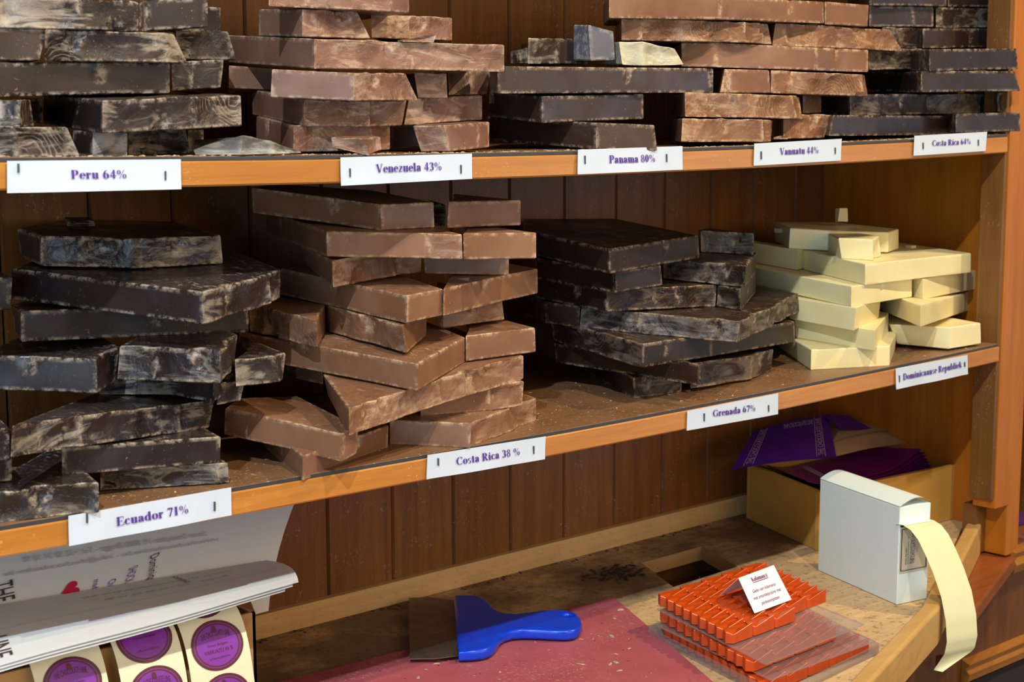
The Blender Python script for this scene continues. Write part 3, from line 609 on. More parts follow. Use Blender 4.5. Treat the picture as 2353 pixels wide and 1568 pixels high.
   ['4b', [[-0.6309, -0.6289, 0.1796, 0.0886, 0.0651, 's'], [-0.6138, -0.6156, 0.1412, 0.0867, 0.0633, '']]],
   ['4', [[-0.6104, -0.6133, 0.1426, 0.0848, 0.0629, 'b'], [-0.5833, -0.5871, 0.082, 0.0817, 0.0598, 'b'], [-0.5312, -0.5343, -0.0123, 0.0766, 0.0546, 'b'], [-0.4264, -0.4314, 0.0334, 0.0769, 0.055, 'b'], [-0.2875, -0.2844, 0.1029, 0.0777, 0.0557, '']]],
   ['5a', [[-0.6194, -0.6214, 0.2046, 0.1138, 0.0901, 's'], [-0.6249, -0.6247, 0.0908, 0.1092, 0.0854, 'b'], [-0.4682, -0.4698, 0.0746, 0.1035, 0.0797, '']]],
   ['5b', [[-0.4684, -0.4712, 0.0715, 0.1038, 0.0798, 'b'], [-0.475, -0.4716, 0.0361, 0.1024, 0.0784, 's'], [-0.3476, -0.3469, 0.1187, 0.1064, 0.0823, '']]],
   ['6a', [[-0.6357, -0.6337, 0.1891, 0.1363, 0.1138, 's'], [-0.6381, -0.6374, 0.0651, 0.1309, 0.1084, 's'], [-0.5548, -0.5513, 0.079, 0.1312, 0.1087, '']]],
   ['6b', [[-0.4873, -0.4859, 0.1376, 0.1305, 0.107, 'b'], [-0.4638, -0.4653, 0.0369, 0.1269, 0.1034, 's'], [-0.3537, -0.3566, 0.1122, 0.1299, 0.1063, '']]],
   ['7a', [[-0.628, -0.6281, 0.2185, 0.1658, 0.1404, 's'], [-0.6583, -0.6569, 0.0548, 0.1556, 0.1303, 's'], [-0.4765, -0.4738, 0.0954, 0.1579, 0.1325, '']]],
   ['7b', [[-0.4073, -0.4067, 0.1524, 0.1564, 0.1315, 'b'], [-0.3761, -0.3754, 0.0992, 0.1547, 0.1298, '']]],
  ],
  'dominican': [
   ['1a', [[-0.2207, -0.2148, 0.1904, 0.021, -0.003, 's'], [-0.3258, -0.3258, 0.0518, 0.0187, -0.0053, 's'], [-0.233, -0.233, 0.0082, 0.0188, -0.0053, 's'], [-0.1318, -0.135, 0.0684, 0.0201, -0.004, '']]],
   ['1b', [[-0.1424, -0.1238, 0.0719, 0.03, 0.0036, 's'], [-0.0977, -0.0983, 0.0148, 0.0276, 0.0006, 's'], [-0.0388, -0.0356, 0.0086, 0.0289, 0.002, '']]],
   ['2', [[-0.27, -0.2667, 0.1204, 0.0451, 0.0201, 's'], [-0.274, -0.274, 0.0007, 0.0425, 0.0175, 's'], [-0.1371, -0.1356, 0.0781, 0.0438, 0.0188, '']]],
   ['3a', [[-0.2827, -0.2818, 0.1187, 0.0715, 0.0447, 's'], [-0.291, -0.294, 0.0159, 0.0683, 0.0415, 's'], [-0.1832, -0.1869, 0.0576, 0.0701, 0.0433, '']]],
   ['3b', [[-0.1027, -0.1015, 0.1123, 0.0652, 0.04, 's'], [-0.2038, -0.2024, -0.0125, 0.0662, 0.0409, 's'], [0.1491, 0.151, 0.1222, 0.0502, 0.0248, '']]],
   ['4a', [[-0.2526, -0.2494, 0.2005, 0.1003, 0.0762, 's'], [-0.2897, -0.2894, 0.0241, 0.0924, 0.0684, 's'], [-0.1323, -0.1315, 0.0486, 0.0897, 0.0657, '']]],
   ['4b', [[-0.1178, -0.1165, 0.0569, 0.089, 0.0637, 's'], [-0.1249, -0.1225, 0.0383, 0.0884, 0.0631, 's'], [0.0653, 0.0664, 0.0797, 0.0838, 0.0586, '']]],
   ['5a', [[-0.2171, -0.2152, 0.2304, 0.1264, 0.1011, 's'], [-0.2236, -0.2227, 0.1542, 0.123, 0.0977, 's'], [-0.2048, -0.2044, 0.1601, 0.1232, 0.0979, '']]],
   ['5b', [[-0.2092, -0.209, 0.1551, 0.1219, 0.0969, 's'], [-0.2624, -0.2613, 0.0254, 0.1166, 0.0916, 's'], [-0.0038, -0.0027, 0.0478, 0.1126, 0.0875, '']]],
   ['6a', [[-0.2194, -0.2211, 0.1703, 0.1489, 0.1236, 's'], [-0.1876, -0.1892, 0.1257, 0.1464, 0.1211, 's'], [-0.131, -0.1302, 0.086, 0.1439, 0.1185, 's'], [-0.0797, -0.0783, 0.1067, 0.1443, 0.1189, '']]],
   ['6b', [[-0.2497, -0.2425, 0.0737, 0.1437, 0.1184, 's'], [-0.2229, -0.2216, 0.0437, 0.1421, 0.1168, 'b'], [-0.1771, -0.1707, 0.0681, 0.1429, 0.1176, '']]],
  ],
 }}
def nz(p, s, seed): return noise.noise(Vector((p[0]*s+seed, p[1]*s-seed*.7, p[2]*s+seed*1.3)))
def block_mesh(name, V, back, mats, seed, th=None, chips=True, res=.0045, rough=1.0, top_jag=0.0):
    """V: front outline verts [xt, xb, y, zt, zb, style]; back: list of (x, y, zt, zb)"""
    rnd = random.Random(seed)
    pts = [(v[0], v[2], v[3], v[1], v[2], v[4]) for v in V]
    sty = [v[5] for v in V[:-1]]
    for bx, by, bt, bb in back: pts.append((bx, by, bt, bx, by, bb))
    sty += ['x']*(len(back)+1)
    n = len(pts); O = []
    for i in range(n):
        a, c = pts[i], pts[(i+1) % n]
        L = math.hypot(c[0]-a[0], c[1]-a[1]); st = sty[i]
        k = max(1, int(L/(res if st != 'x' else .03)))
        d = Vector((c[0]-a[0], c[1]-a[1])); d = d.normalized() if d.length else Vector((1,0)); nr = Vector((d.y, -d.x))
        ch = []
        if chips and st == 'b' and L > .05:
            for _ in range(1 if L < .12 else 2):
                if rnd.random() < .75: ch.append((rnd.uniform(.2,.8)*L, rnd.uniform(.005,.010), rnd.uniform(.003,.006), rnd.uniform(.5,.9), rnd.random() < .75))
        elif chips and st == 's' and L > .09 and rnd.random() < .35:
            ch.append((rnd.uniform(.25,.8)*L, rnd.uniform(.003,.006), .003, rnd.uniform(.5,.8), True))
        for j in range(k):
            f = j/k
            O.append(([a[q]+(c[q]-a[q])*f for q in range(6)], nr, st, f*L, L, ch, 1.0 if j == 0 else 0.0))
    # rows
    rows = [(0, .0045), (0, .0012), (.035, 0), (.14, 0), (.28, 0), (.42, 0), (.56, 0), (.70, 0), (.84, 0), (.965, 0), (1, .0012), (1, .0045)]
    vs = []; wear = []
    cx = sum(o[0][0] for o in O)/len(O); cy = sum(o[0][1] for o in O)/len(O)
    N = len(O)
    for r, (t, ins) in enumerate(rows):
        for o, nr, st, s, L, ch, cor in O:
            x = o[3]+(o[0]-o[3])*t; y = o[4]+(o[1]-o[4])*t; z = o[5]+(o[2]-o[5])*t
            dsp = 0; wr = .0
            endf = min(1, s/.006, (L-s)/.006) if L > 0 else 0
            mid = math.sin(math.pi*min(1, max(0, t)))
            if st == 'b':
                p = (x, y, z)
                dsp += (nz(p, 26, seed)*.0042 + nz(p, 70, seed+5)*.0019)*rough*endf
                dsp += (abs(nz(p, 130, seed+9))*.0014-.0004)*endf
                dsp += -.0015*mid*endf
                z += nz((x,y,0), 60, seed+3)*.0012*(1 if r > 8 else 0)*endf
                z += top_jag*nz((x,y,0), 45, seed+11)*t
            elif st == 's':
                dsp += nz((x,y,z), 18, seed)*.0006*endf
            for c0, w, dp, hf, up in ch:
                tt = t if up else 1-t
                q = (tt-(1-hf))/hf
                if q > 0:
                    wt = w*q; dd = abs(s-c0)
                    if dd < wt: dsp -= dp*(1-.35*dd/wt)*min(1, q*2.2)
                    if abs(dd-wt) < .0022: wr = max(wr, .75)
            if r in (1, len(rows)-2): wr = 1.0
            elif r in (2, len(rows)-3): wr = max(wr, .8)
            if cor or min(s, L-s) < .0022: wr = max(wr, .8)
            if r in (0, len(rows)-1): wr = 0.0
            x += nr.x*dsp; y += nr.y*dsp
            if ins:
                v = Vector((cx-x, cy-y)); 
                if v.length: k_ = min(ins, v.length*.3); v.normalize(); x += v.x*k_; y += v.y*k_
            vs.append((x, y, z)); wear.append(wr)
    fs = []; mi = []
    for r in range(len(rows)-1):
        for i in range(N):
            a = r*N+i; c = r*N+(i+1) % N
            fs.append((a, c, c+N, a+N)); mi.append(1 if O[i][2] == 'b' else 0)
    fs.append(tuple(range(N-1, -1, -1))); mi.append(0)
    top0 = (len(rows)-1)*N
    fs.append(tuple(range(top0, top0+N))); mi.append(0)
    org = Vector((cx, cy, min(v[2] for v in vs)))
    me = bpy.data.meshes.new(name)
    me.from_pydata([(v[0]-org.x, v[1]-org.y, v[2]-org.z) for v in vs], [], fs)
    for m in mats: me.materials.append(m)
    me.polygons.foreach_set('material_index', mi)
    me.polygons.foreach_set('use_smooth', [True]*(len(fs)-2)+[False, False])
    at = me.attributes.new('wear', 'FLOAT', 'POINT'); at.data.foreach_set('value', wear)
    me.set_sharp_from_angle(angle=math.radians(32))
    ob = bpy.data.objects.new(name, me); COL.objects.link(ob); ob.location = org
    return ob
def auto_back(V, depth=.15, ymax=None):
    ymax = D-.012 if ymax is None else ymax
    R_, L_ = V[-1], V[0]
    w = max(.02, abs(R_[0]-L_[0]))
    def plane_dz(v, y): return 0.0
    dR = min(depth, ymax-R_[2]); dL = min(depth, max(.002, w*.8), (ymax-L_[2]))
    def tz(x, y):
        # keep top and bottom planes of the slab : least squares is overkill, use nearest vertex
        return None
    n = len(V)
    # fit planes z = a + b x + c y through the top (and bottom) verts, weak slope prior
    def fit(xi, zi):
        xs = [v[xi] for v in V]; ys = [v[2] for v in V]; zs = [v[zi] for v in V]
        mx, my, mz = sum(xs)/n, sum(ys)/n, sum(zs)/n
        a11 = sum((x-mx)**2 for x in xs)+1e-4; a22 = sum((y-my)**2 for y in ys)+3e-3; a12 = sum((x-mx)*(y-my) for x, y in zip(xs, ys))
        b1 = sum((x-mx)*(z-mz) for x, z in zip(xs, zs)); b2 = sum((y-my)*(z-mz) for y, z in zip(ys, zs))
        dt = a11*a22-a12*a12
        return lambda x, y: mz+(x-mx)*(b1*a22-b2*a12)/dt+(y-my)*(b2*a11-b1*a12)/dt
    ft, fb = fit(0, 3), fit(1, 4)
    out = []
    ftk = sum(v[3]-v[4] for v in V)/n
    xr, yr = R_[0]+.04*min(1, dR/.1), R_[2]+max(dR, .004)
    xl, yl = L_[0]+dL*.85, L_[2]+max(dL, .004)*.9
    if xl > xr-.004: xl = xr-.004
    for x, y in ((min(xr, .16), yr), (xl, min(yl, ymax))):
        zb = fb(x, y); out.append((x, y, zb+ftk, zb))
    return out
PL = {'peru': ('dark', 'Peru'), 'venezuela': ('milk', 'Venezuela'), 'panama': ('dark', 'Panama'), 'vanuatu': ('light brown', 'Vanuatu'),
      'costa64': ('very dark', 'Costa Rica 64%'), 'ecuador': ('greyish dark', 'Ecuador'), 'costa38': ('milk', 'Costa Rica 38%'),
      'grenada': ('dark', 'Grenada'), 'dominican': ('ivory', 'Dominicaanse Republiek')}
ORD = ['bottom', 'second', 'third', 'fourth', 'fifth', 'sixth', 'seventh', 'eighth', 'ninth', 'tenth']
LAY = {  # layer of each block counted from the shelf up
'peru': dict(A1=0,A2=0,A3=0,A4=0,B1=1,B1b=1,B2=1,C1=2,C2=2,D1=3,D2=3,D3=3,E1=4,E2=4,E3=4)}
DEP = {('grenada','7a'): .17, ('dominican','6a'): .13, ('dominican','6b'): .09, ('dominican','5b'): .16, ('grenada','6b'): .12, ('grenada','7b'): .10}
import re
for si, (st, blocks) in enumerate(DATA['stacks'].items()):
    col, pile = PL[st]
    lay = {nm: (LAY[st][nm] if st in LAY else int(re.match(r'\d+', nm).group())-1) for nm, _ in blocks}
    for bi, (nm, V) in enumerate(blocks):
        mates = sorted([x for x in blocks if lay[x[0]] == lay[nm]], key=lambda x: x[1][0][0]+x[1][-1][0])
        k = [x[0] for x in mates].index(nm); nm_ = len(mates)
        pos = '' if nm_ == 1 else (['left', 'right'] if nm_ == 2 else ['left', 'middle', 'right'] if nm_ == 3 else ['leftmost', 'second from left', 'second from right', 'rightmost'] if nm_ == 4 else ['leftmost','second','middle','fourth','rightmost'])[k]
        fr = [v[5] for v in V[:-1]]
        face = 'snapped' if fr.count('b') > len(fr)/2 or fr[-1] == 'b' else 'smooth'
        L_ = ORD[lay[nm]] if not (lay[nm] == max(lay.values())) else 'top'
        lab = '%s chocolate block, %s face, %s %s layer of %s pile' % (col, face, (pos+' in') if pos else 'whole', L_, pile)
        dep = DEP.get((st, nm), .15)
        back = auto_back(V, dep)
        ob = block_mesh('chocolate_block', V, back, (M[st+'_s'], M[st+'_b']), si*31+bi*3.7)
        tag(ob, lab, 'chocolate', 'chocolate blocks in the %s pile' % pile)
# loose pieces
FREE = dict((n, v) for n, v in DATA['free'])
def piece(key, matk, back, name, lab, grp=None, **kw):
    V = FREE[key]
    ob = block_mesh(name, V, back, (M[matk+'_s'], M[matk+'_b']), sum(map(ord, key)) % 97, chips=False, **kw)
    tag(ob, lab, 'chocolate', grp)
    return ob
piece('wedge', 'grey', [(-1.085,.05,.268,.2615),(-1.13,.06,.272,.2615)], 'chocolate_shard', 'flat pale grey chocolate wedge on the upper shelf between Peru and Venezuela piles', rough=.4, top_jag=.002)
piece('nugget', 'venezuela', [(-.968,.04,.2735,.263),(-1.0,.045,.274,.263)], 'chocolate_chunk', 'small milk chocolate chunk on the shelf edge above the Venezuela label')
piece('upright', 'grey', [(-.648,.082,.376,.3448),(-.676,.088,.380,.3448)], 'chocolate_chunk', 'chocolate chunk with painted bluish sheen standing on end on the Panama pile')
piece('cream', 'cream', [(-.55,.09,.355,.3415),(-.63,.095,.362,.3415)], 'chocolate_chunk', 'rounded chunk with pale cream cracked face on the Panama pile', rough=1.4)
piece('darkflake', 'panama', [(-.715,.125,.355,.3415),(-.728,.125,.354,.3415)], 'chocolate_shard', 'tiny dark upright shard at the left end of the Panama pile top')
piece('g9b', 'ecuador', [(-.826,.115,.206,.185),(-.845,.115,.21,.185)], 'chocolate_shard', 'dark pointed shard between the two top blocks of the tall milk pile', top_jag=.01)
piece('curl', 'ecuador', [(-1.14,.225,.202,.196),(-1.165,.225,.203,.196)], 'chocolate_shavings', 'dark curled shavings lying on top of the Ecuador pile', top_jag=.004)
piece('j6c', 'dominican', [(-.094,.18,.168,.151),(-.112,.182,.169,.151)], 'chocolate_shard', 'small upright white shard standing at the top of the white chocolate pile')
piece('orange_shard', 'venezuela', [(-.90,.042,.361,.3545),(-.935,.042,.356,.3545)], 'chocolate_shard', 'thin curled milk chocolate shard on the widest Venezuela block')
piece('j_crumb', 'dominican', [(-.155,.235,.143,.137),(-.17,.235,.143,.137)], 'chocolate_crumb', 'white chocolate crumb behind the left end of the white pile top')
piece('j_crumb2', 'dominican', [(-.018,.13,.119,.1145),(-.029,.13,.119,.1145)], 'chocolate_crumb', 'white chocolate crumb lying right of the topmost white block')
piece('v_flake', 'vanuatu', [(-.43,.02,.266,.2637),(-.442,.02,.266,.2637)], 'chocolate_crumb', 'small milk chocolate flake at the foot of the Vanuatu pile')

# crumbs and shavings : too many to count
def flakes(name, spots, mat, seed, label, kind='stuff'):
    rnd = random.Random(seed); b = MB()
    for x, y, z, s in spots:
        a = rnd.uniform(0, 6.28); ca, sa = math.cos(a), math.sin(a); l = s*rnd.uniform(.7, 1.6); w = s*rnd.uniform(.3, .8); h = s*rnd.uniform(.15, .5)
        P = [(-l,-w*.4,0),(l*.7,-w,0),(l,w*.5,0),(-l*.4,w,0),(-l*.5,0,h),(l*.5,w*.1,h*1.1)]
        P = [(x+p[0]*ca-p[1]*sa, y+p[0]*sa+p[1]*ca, z+p[2]) for p in P]
        b.add(P, [(0,3,2,1),(0,1,5,4),(1,2,5),(2,3,4,5),(3,0,4)])
    return tag(b.build(name, mat), label, 'crumbs', kind=kind)
rnd = random.Random(4)
sp = []
for i in range(900):
    x = rnd.uniform(-1.42, -.02); y = .003+abs(rnd.gauss(0, .006)) if rnd.random() < .8 else rnd.uniform(.003, .05)
    sp.append((x, y, Z1+sag(x)+.0002, rnd.choice([.0007,.0009,.0012,.002])))
flakes('chocolate_crumbs', sp, M['crumb'], 1, 'pale chocolate crumbs and dust along the front of the upper shelf')
sp = []
for i in range(420):
    x = rnd.uniform(-1.30, -.02); y = rnd.uniform(.003, .2)
    sp.append((x, y, sag(x)+.0002, rnd.choice([.0006,.0006,.0009,.0011,.0016])))
flakes('chocolate_crumbs', sp, M['crumb'], 2, 'pale chocolate crumbs scattered on the lower shelf around the piles')
# ------------------------------------------------------------------ price labels
GL['K'] = (.98, _v(.24,0,1,1,1)+_line(.32,.42,.72,.95,.07)+_line(.42,.56,.78,.04,.19)+_line(.58,.97,.88,.97,.055)+_line(.64,.03,.96,.03,.055))
WH = {'Peru 64%': 'under the dark pile at the left', 'Venezuela 43%': 'under the milk pile', 'Panama 80%': 'under the small dark pile', 'Vanuatu 44%': 'under the light brown pile',
      'Costa Rica 64%': 'at the right end', 'Ecuador 71%': 'at the left end', 'Costa Rica 38 %': 'under the tall milk pile', 'Grenada 67%': 'under the dark pile', 'Dominicaanse Republiek': 'under the white chocolate'}
for ti, (txt, cor, (ta, tb, ch), stp) in enumerate(DATA['labels']):
    up = ti < 5
    c = [Vector((p[0], -.0016, p[1])) for p in cor]
    b = MB(); rn = random.Random(ti)
    k1, k2 = rn.uniform(.0006,.0018), rn.uniform(.0004,.0014)
    def surf(u, v, off=0):
        p = (c[3]*(1-u)+c[2]*u)*(1-v)+(c[0]*(1-u)+c[1]*u)*v
        wv = k1*math.sin(u*math.pi)*(1-v)*.6+k2*(1-v)**2*abs(math.sin(u*5+ti))
        return (p.x, p.y-wv-off, p.z)
    b.grid(lambda u, v: surf(u, v, .0003), 24, 5)
    b.grid(lambda u, v: surf(u, v, 0), 24, 5, flip=True)
    lb = b.build('price_label', M['paper'], fixn=False)
    tag(lb, 'white stapled label reading %s on the %s shelf edge' % (txt.replace(' %', '%'), 'upper' if up else 'lower'), 'label', 'stapled shelf price labels')
    w, polys = serif_polys(txt)
    L = math.hypot(tb[0]-ta[0], tb[1]-ta[1]); cl = (c[3]-c[2]).length
    ex = ((tb[0]-ta[0])/w, (tb[1]-ta[1])/w)
    def tm(x, y):
        X = ta[0]+ex[0]*x; Z = ta[1]+ex[1]*x+y*ch*1.08
        u = max(0, min(1, (X-c[3].x)/(c[2].x-c[3].x)))
        zb = c[3].z*(1-u)+c[2].z*u; zt = c[0].z*(1-u)+c[1].z*u
        v = max(0, min(1, (Z-zb)/(zt-zb)))
        s_ = surf(u, v, .0012); return (X, s_[1], Z)
    letter_mesh('lettering', polys, tm, M['ink'], lb)
    for (s0, s1) in stp:
        sb = MB(); x, z0, z1 = s0[0], s1[1], s0[1]; dx = s1[0]-s0[0]
        ys = -.0016-.0016
        sb.add([(x+dx-.0004,ys-.0005,z0),(x+dx+.0004,ys-.0005,z0),(x+.0004,ys-.0005,z1),(x-.0004,ys-.0005,z1),
                (x+dx-.0004,ys+.0018,z0),(x+dx+.0004,ys+.0018,z0),(x+.0004,ys+.0018,z1),(x-.0004,ys+.0018,z1)],
               [(0,1,2,3),(4,7,6,5),(0,4,5,1),(1,5,6,2),(2,6,7,3),(3,7,4,0)])
        sb.build('staple', M['staple'], lb)

# ------------------------------------------------------------------ work counter
HA, HB, HC_, HD = (-.411,.239), (-.298,.239), (-.336,.148), (-.457,.144)
b = MB(); z0, z1 = ZC-.018, ZC
CV = dict(a=(-1.70,.3280),b=(.1700,.3280),c=(.1700,.239),d=(.165,.148),e=(.125,.114),f=(-.343,-.120),g=(-.58,-.203),h=(-1.70,-.50),i=(-1.70,.144),j=(-1.70,.239),A=HA,B=HB,C=HC_,H=HD)
KX = list(CV); nk = len(KX); ix = {k: i for i, k in enumerate(KX)}
fcs = []
for q in ('jABcba', 'iHAj', 'CdcB', 'hgfedCHi'):
    t_ = [ix[k] for k in q]; fcs.append(tuple(t_)); fcs.append(tuple(v+nk for v in t_[::-1]))
b.add([(*CV[k], z1) for k in KX]+[(*CV[k], z0) for k in KX], fcs)
for lp_, mi in (('hgfedcbaji', 0), ('ABCH', 1)):
    for k, l in zip(lp_, lp_[1:]+lp_[0]):
        b.f.append((ix[k], ix[l], ix[l]+nk, ix[k]+nk)); b.m.append(mi); b.sm.append(False)
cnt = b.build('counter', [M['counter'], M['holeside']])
tag(cnt, 'worn chipboard work counter with square cut-out under the lower shelf', 'counter')
b = MB(); b.sweep([(0,ZC-.028),(0,-.248),(-.002,-.245),(-.016,-.245),(-.0185,-.248),(-.0185,ZC-.028)], [(.130,.104),(-.343,-.120),(-1.3,-.455)])
b.build('raised_rim', M['rim'], cnt, bevel=.0012)
b = MB(); b.box((-.56,.05,ZC-.052),(-.22,.32,ZC-.045)); b.box((-.56,.262,ZC-.045),(-.22,.27,ZC-.0185))
b.build('drawer_floor', M['side'], cnt)
b = MB()
b.sweep([(0,-.2595),(0,-.2495),(-.008,-.2365),(-.0175,-.2365),(-.0175,-.2595)][::-1], [(-1.70,.3105),(-.105,.3105)])
tag(b.build('baseboard_back', M['light']), kind='structure')
# lower ledge and cabinet
b = MB(); b.prism([(.16,.14),(.12,.02),(.05,-.003),(-.235,-.110),(-.235,-.08),(.10,.13)], -.3075, -.2885)
led = b.build('cabinet_ledge', M['ledge'], bevel=.003); tag(led, 'dark red wooden ledge below the pale counter rim at the right', 'ledge')
cb = empty('cabinet', (0,0,-.9)); tag(cb, 'dark wooden base cabinet with moulded panel at lower right', 'cabinet')
b = MB(); b.prism([(.50,.34),(.50,.012),(-.08,.012),(-.30,-.075),(-1.70,-.42),(-1.70,.34)], -.9, -.3078)
b.build('cabinet_body', M['cab'], cb)
b = MB(); b.sweep([(0,-.312),(.012,-.312),(.016,-.300),(.010,-.292),(.014,-.284),(0,-.280)], [(.045,.008),(.50,.008)])
b.build('molding', M['cabtrim'], cb)
b = MB(); b.sweep([(0,-.445),(.010,-.440),(.012,-.430),(.006,-.424),(.012,-.417),(0,-.412)], [(-.046,.0118),(.50,.0118)])
b.build('panel_molding', M['cabtrim'], cb)
b = MB(); b.box((-.046,.004,-.88),(-.030,.0118,-.446)); b.build('panel_molding', M['cab'], cb)
b = MB(); b.box((-.030,.0085,-.88),(.5,.0118,-.446)); b.build('door_panel', M['dark'], cb)
b = MB(); b.prism([(-.18+.008*math.cos(a*.7), -.045+.008*math.sin(a*.7)) for a in range(9)], -.375, -.362)
b.build('knob', plain('brass', (.5,.3,.08), .3, metal=1.0), cb)
# things beyond the stile
M['violet'] = plain('violet_wrap', (.10,.03,.30), .3, var=.5, sc=25)
M['pink'] = plain('peach_wall', (.62,.36,.24), .7)
b = MB(); b.box((.18,.42,-.9),(.9,.43,.6)); tag(b.build('wall_far', M['pink']), kind='structure')
for i, z in enumerate((-.3015,-.261)):
    b = MB(); b.box((.175,.10,z),(.30,.28,z+.04)); o = b.build('gift_box', M['violet'], bevel=.003)
    tag(o, ('lower' if i == 0 else 'upper')+' purple wrapped gift box just beyond the right stile', 'box')
b = MB(); b.box((.072,.05,-.34),(.5,.36,-.302)); tag(b.build('side_counter', M['cabtrim']), 'orange wooden counter top beyond the right stile', 'counter')

# ------------------------------------------------------------------ red board
def mat_red():
    m, nt, b_ = new_mat('red_board'); B = NB(nt); co = B.coord(rnd=False)
    c = B.mix(B.ramp(B.noise(co, 20, 4), .3, .7), (.44,.095,.125), (.35,.070,.092))
    z = B.ramp(B.noise(co, 9, 3), .42, .62)
    c = B.mix(B.mul(B.ramp(B.noise(co, 230, 4, .8), .57, .66), B.mul(z, .75)), c, (.62,.42,.32))
    c = B.mix(B.mul(B.ramp(B.noise(B.coord((6,1.4,1), rnd=False), 60, 4, .7), .60, .68), B.mul(z, .6)), c, (.62,.45,.33))
    c = B.mix(B.ramp(B.noise(co, 110, 2, .8), .70, .73), c, (.07,.02,.015))
    B.l(c, b_.inputs['Base Color']); b_.inputs['Roughness'].default_value = .62
    B.l(B.bump(B.noise(co, 300, 2), .1, .0008), b_.inputs['Normal'])
    return m
M['red'] = mat_red()
b = MB(); b.prism([(-.544,.156),(-1.04,.187),(-1.05,-.24),(-.735,-.24)], ZC+.0003, ZC+.0034)
tag(b.build('cutting_board', M['red'], bevel=.0006), 'dark red cutting board dusted with chocolate shavings under the scraper', 'cutting board')
rnd = random.Random(8); sp = []
for i in range(240):
    x, y = rnd.uniform(-1.0,-.5), rnd.uniform(-.12,.15)
    if x > -.56-.48*(.156-y)/1.0-.02 and y < .15: continue
    sp.append((x, y, ZC+.0037, rnd.choice([.0005,.0008,.001,.0014,.0028])))
for px in [(-.575,.115),(-.60,.10),(-.585,.02),(-.70,.0),(-.715,-.02),(-.73,.02),(-.645,.06),(-.66,.02)]: sp.append((*px, ZC+.0037, .004))
flakes('chocolate_shavings', sp, M['crumb'], 3, 'pale chocolate shavings scattered on the dark red board')
sp = []
for i in range(170):
    sp.append((rnd.gauss(-.468,.020), rnd.gauss(.226,.013), ZC+.0003+abs(rnd.gauss(0,.002)), rnd.choice([.0012,.002,.003,.0045])))
flakes('chocolate_debris', sp, M['crumbd'], 5, 'heap of dark chocolate crumbs beside the square cut-out')
sp = []
for i in range(260):
    x = rnd.uniform(-.95,-.10); y = .3085-abs(rnd.gauss(0,.005))
    sp.append((x, y, ZC+.0002, rnd.choice([.0008,.0012,.002,.003]) if rnd.random() < .5+.5*math.sin(x*40) else .0008))
flakes('chocolate_debris', sp, M['crumbd'], 6, 'dark crumbs gathered along the foot of the pale back batten')
sp = []
for i in range(120):
    x = rnd.uniform(-.45,-.12); y = rnd.uniform(-.12,.15)
    if x > .9*y-.20+.0 - .0 and x > -.30: continue
    sp.append((x, y, ZC+.0002, rnd.choice([.0006,.0009,.0014])))
flakes('chocolate_crumbs', sp, M['crumb'], 7, 'pale crumbs on the bare counter around the white carton')

# ------------------------------------------------------------------ scraper
HDL = DATA['handle']; BLD = DATA['blade']
sc = empty('scraper', (-.70,.15,ZC+.0036)); tag(sc, 'wide scraper with blue plastic handle and steel blade lying on the red board', 'scraper')
cu = bpy.data.curves.new('h', 'CURVE'); cu.dimensions = '2D'; cu.fill_mode = 'BOTH'
cu.extrude = .0022; cu.bevel_depth = .0036; cu.bevel_resolution = 3; cu.offset = -.0036
def spl(pts):
    s = cu.splines.new('POLY'); s.points.add(len(pts)-1); s.use_cyclic_u = True
    for p, q in zip(s.points, pts): p.co = (q[0], q[1], 0, 1)
hp = [Vector(p) for p in HDL]
sm = []
for i in range(len(hp)):
    if i in (0, len(hp)-1): sm.append(hp[i]); continue
    sm.append(hp[i]*.5+(hp[i-1]+hp[(i+1)%len(hp)])*.25)
spl([tuple(p) for p in sm])
hx, hy = -.6575, .1145
spl([(hx+.0065*math.cos(a*math.pi/8), hy+.0065*math.sin(a*math.pi/8)) for a in range(16)][::-1])
ob = bpy.data.objects.new('h', cu); COL.objects.link(ob)
me = bpy.data.meshes.new_from_object(ob.evaluated_get(bpy.context.evaluated_depsgraph_get()))
bpy.data.objects.remove(ob)
me.materials.clear(); me.materials.append(plain('blue_plastic', (.002,.055,.72), .28, var=.1, sc=40))
for p in me.polygons: p.use_smooth = True
me.set_sharp_from_angle(angle=math.radians(50))
for v in me.vertices: v.co += Vector((0,0,-.2492)) - sc.location
hd = bpy.data.objects.new('handle', me); COL.objects.link(hd); hd.parent = sc
steel = plain('worn_steel', (.30,.27,.23), .38, metal=.85, var=.35, sc=45, bump=.1)
b = MB(); b.prism([tuple(p) for p in BLD], -.2520, -.2512); b.build('blade', steel, sc)

# ------------------------------------------------------------------ orange pralines on clear trays
M['orange'] = plain('orange_shell', (.66,.080,.006), .3, var=.22, sc=70)
M['film'] = None
def film_mat():
    m = bpy.data.materials.new('clear_film'); m.use_nodes = True; nt = m.node_tree; nt.nodes.clear()
    out = nt.nodes.new('ShaderNodeOutputMaterial'); tr = nt.nodes.new('ShaderNodeBsdfTransparent'); tr.inputs[0].default_value = (.93,.92,.92,1)
    gl = nt.nodes.new('ShaderNodeBsdfGlossy'); gl.inputs['Roughness'].default_value = .22
    df = nt.nodes.new('ShaderNodeBsdfDiffuse'); df.inputs[0].default_value = (.7,.68,.68,1)
    m1 = nt.nodes.new('ShaderNodeMixShader'); m2 = nt.nodes.new('ShaderNodeMixShader')
    m1.inputs[0].default_value = .10; nt.links.new(tr.outputs[0], m1.inputs[1]); nt.links.new(gl.outputs[0], m1.inputs[2])
    m2.inputs[0].default_value = .10; nt.links.new(m1.outputs[0], m2.inputs[1]); nt.links.new(df.outputs[0], m2.inputs[2])
    nt.links.new(m2.outputs[0], out.inputs[0]); return m
M['film'] = film_mat()
UA, UB = .0163, .0355
A_ = Vector((-.0445,-.1394)).normalized(); B_ = Vector((.0538,.002)).normalized()
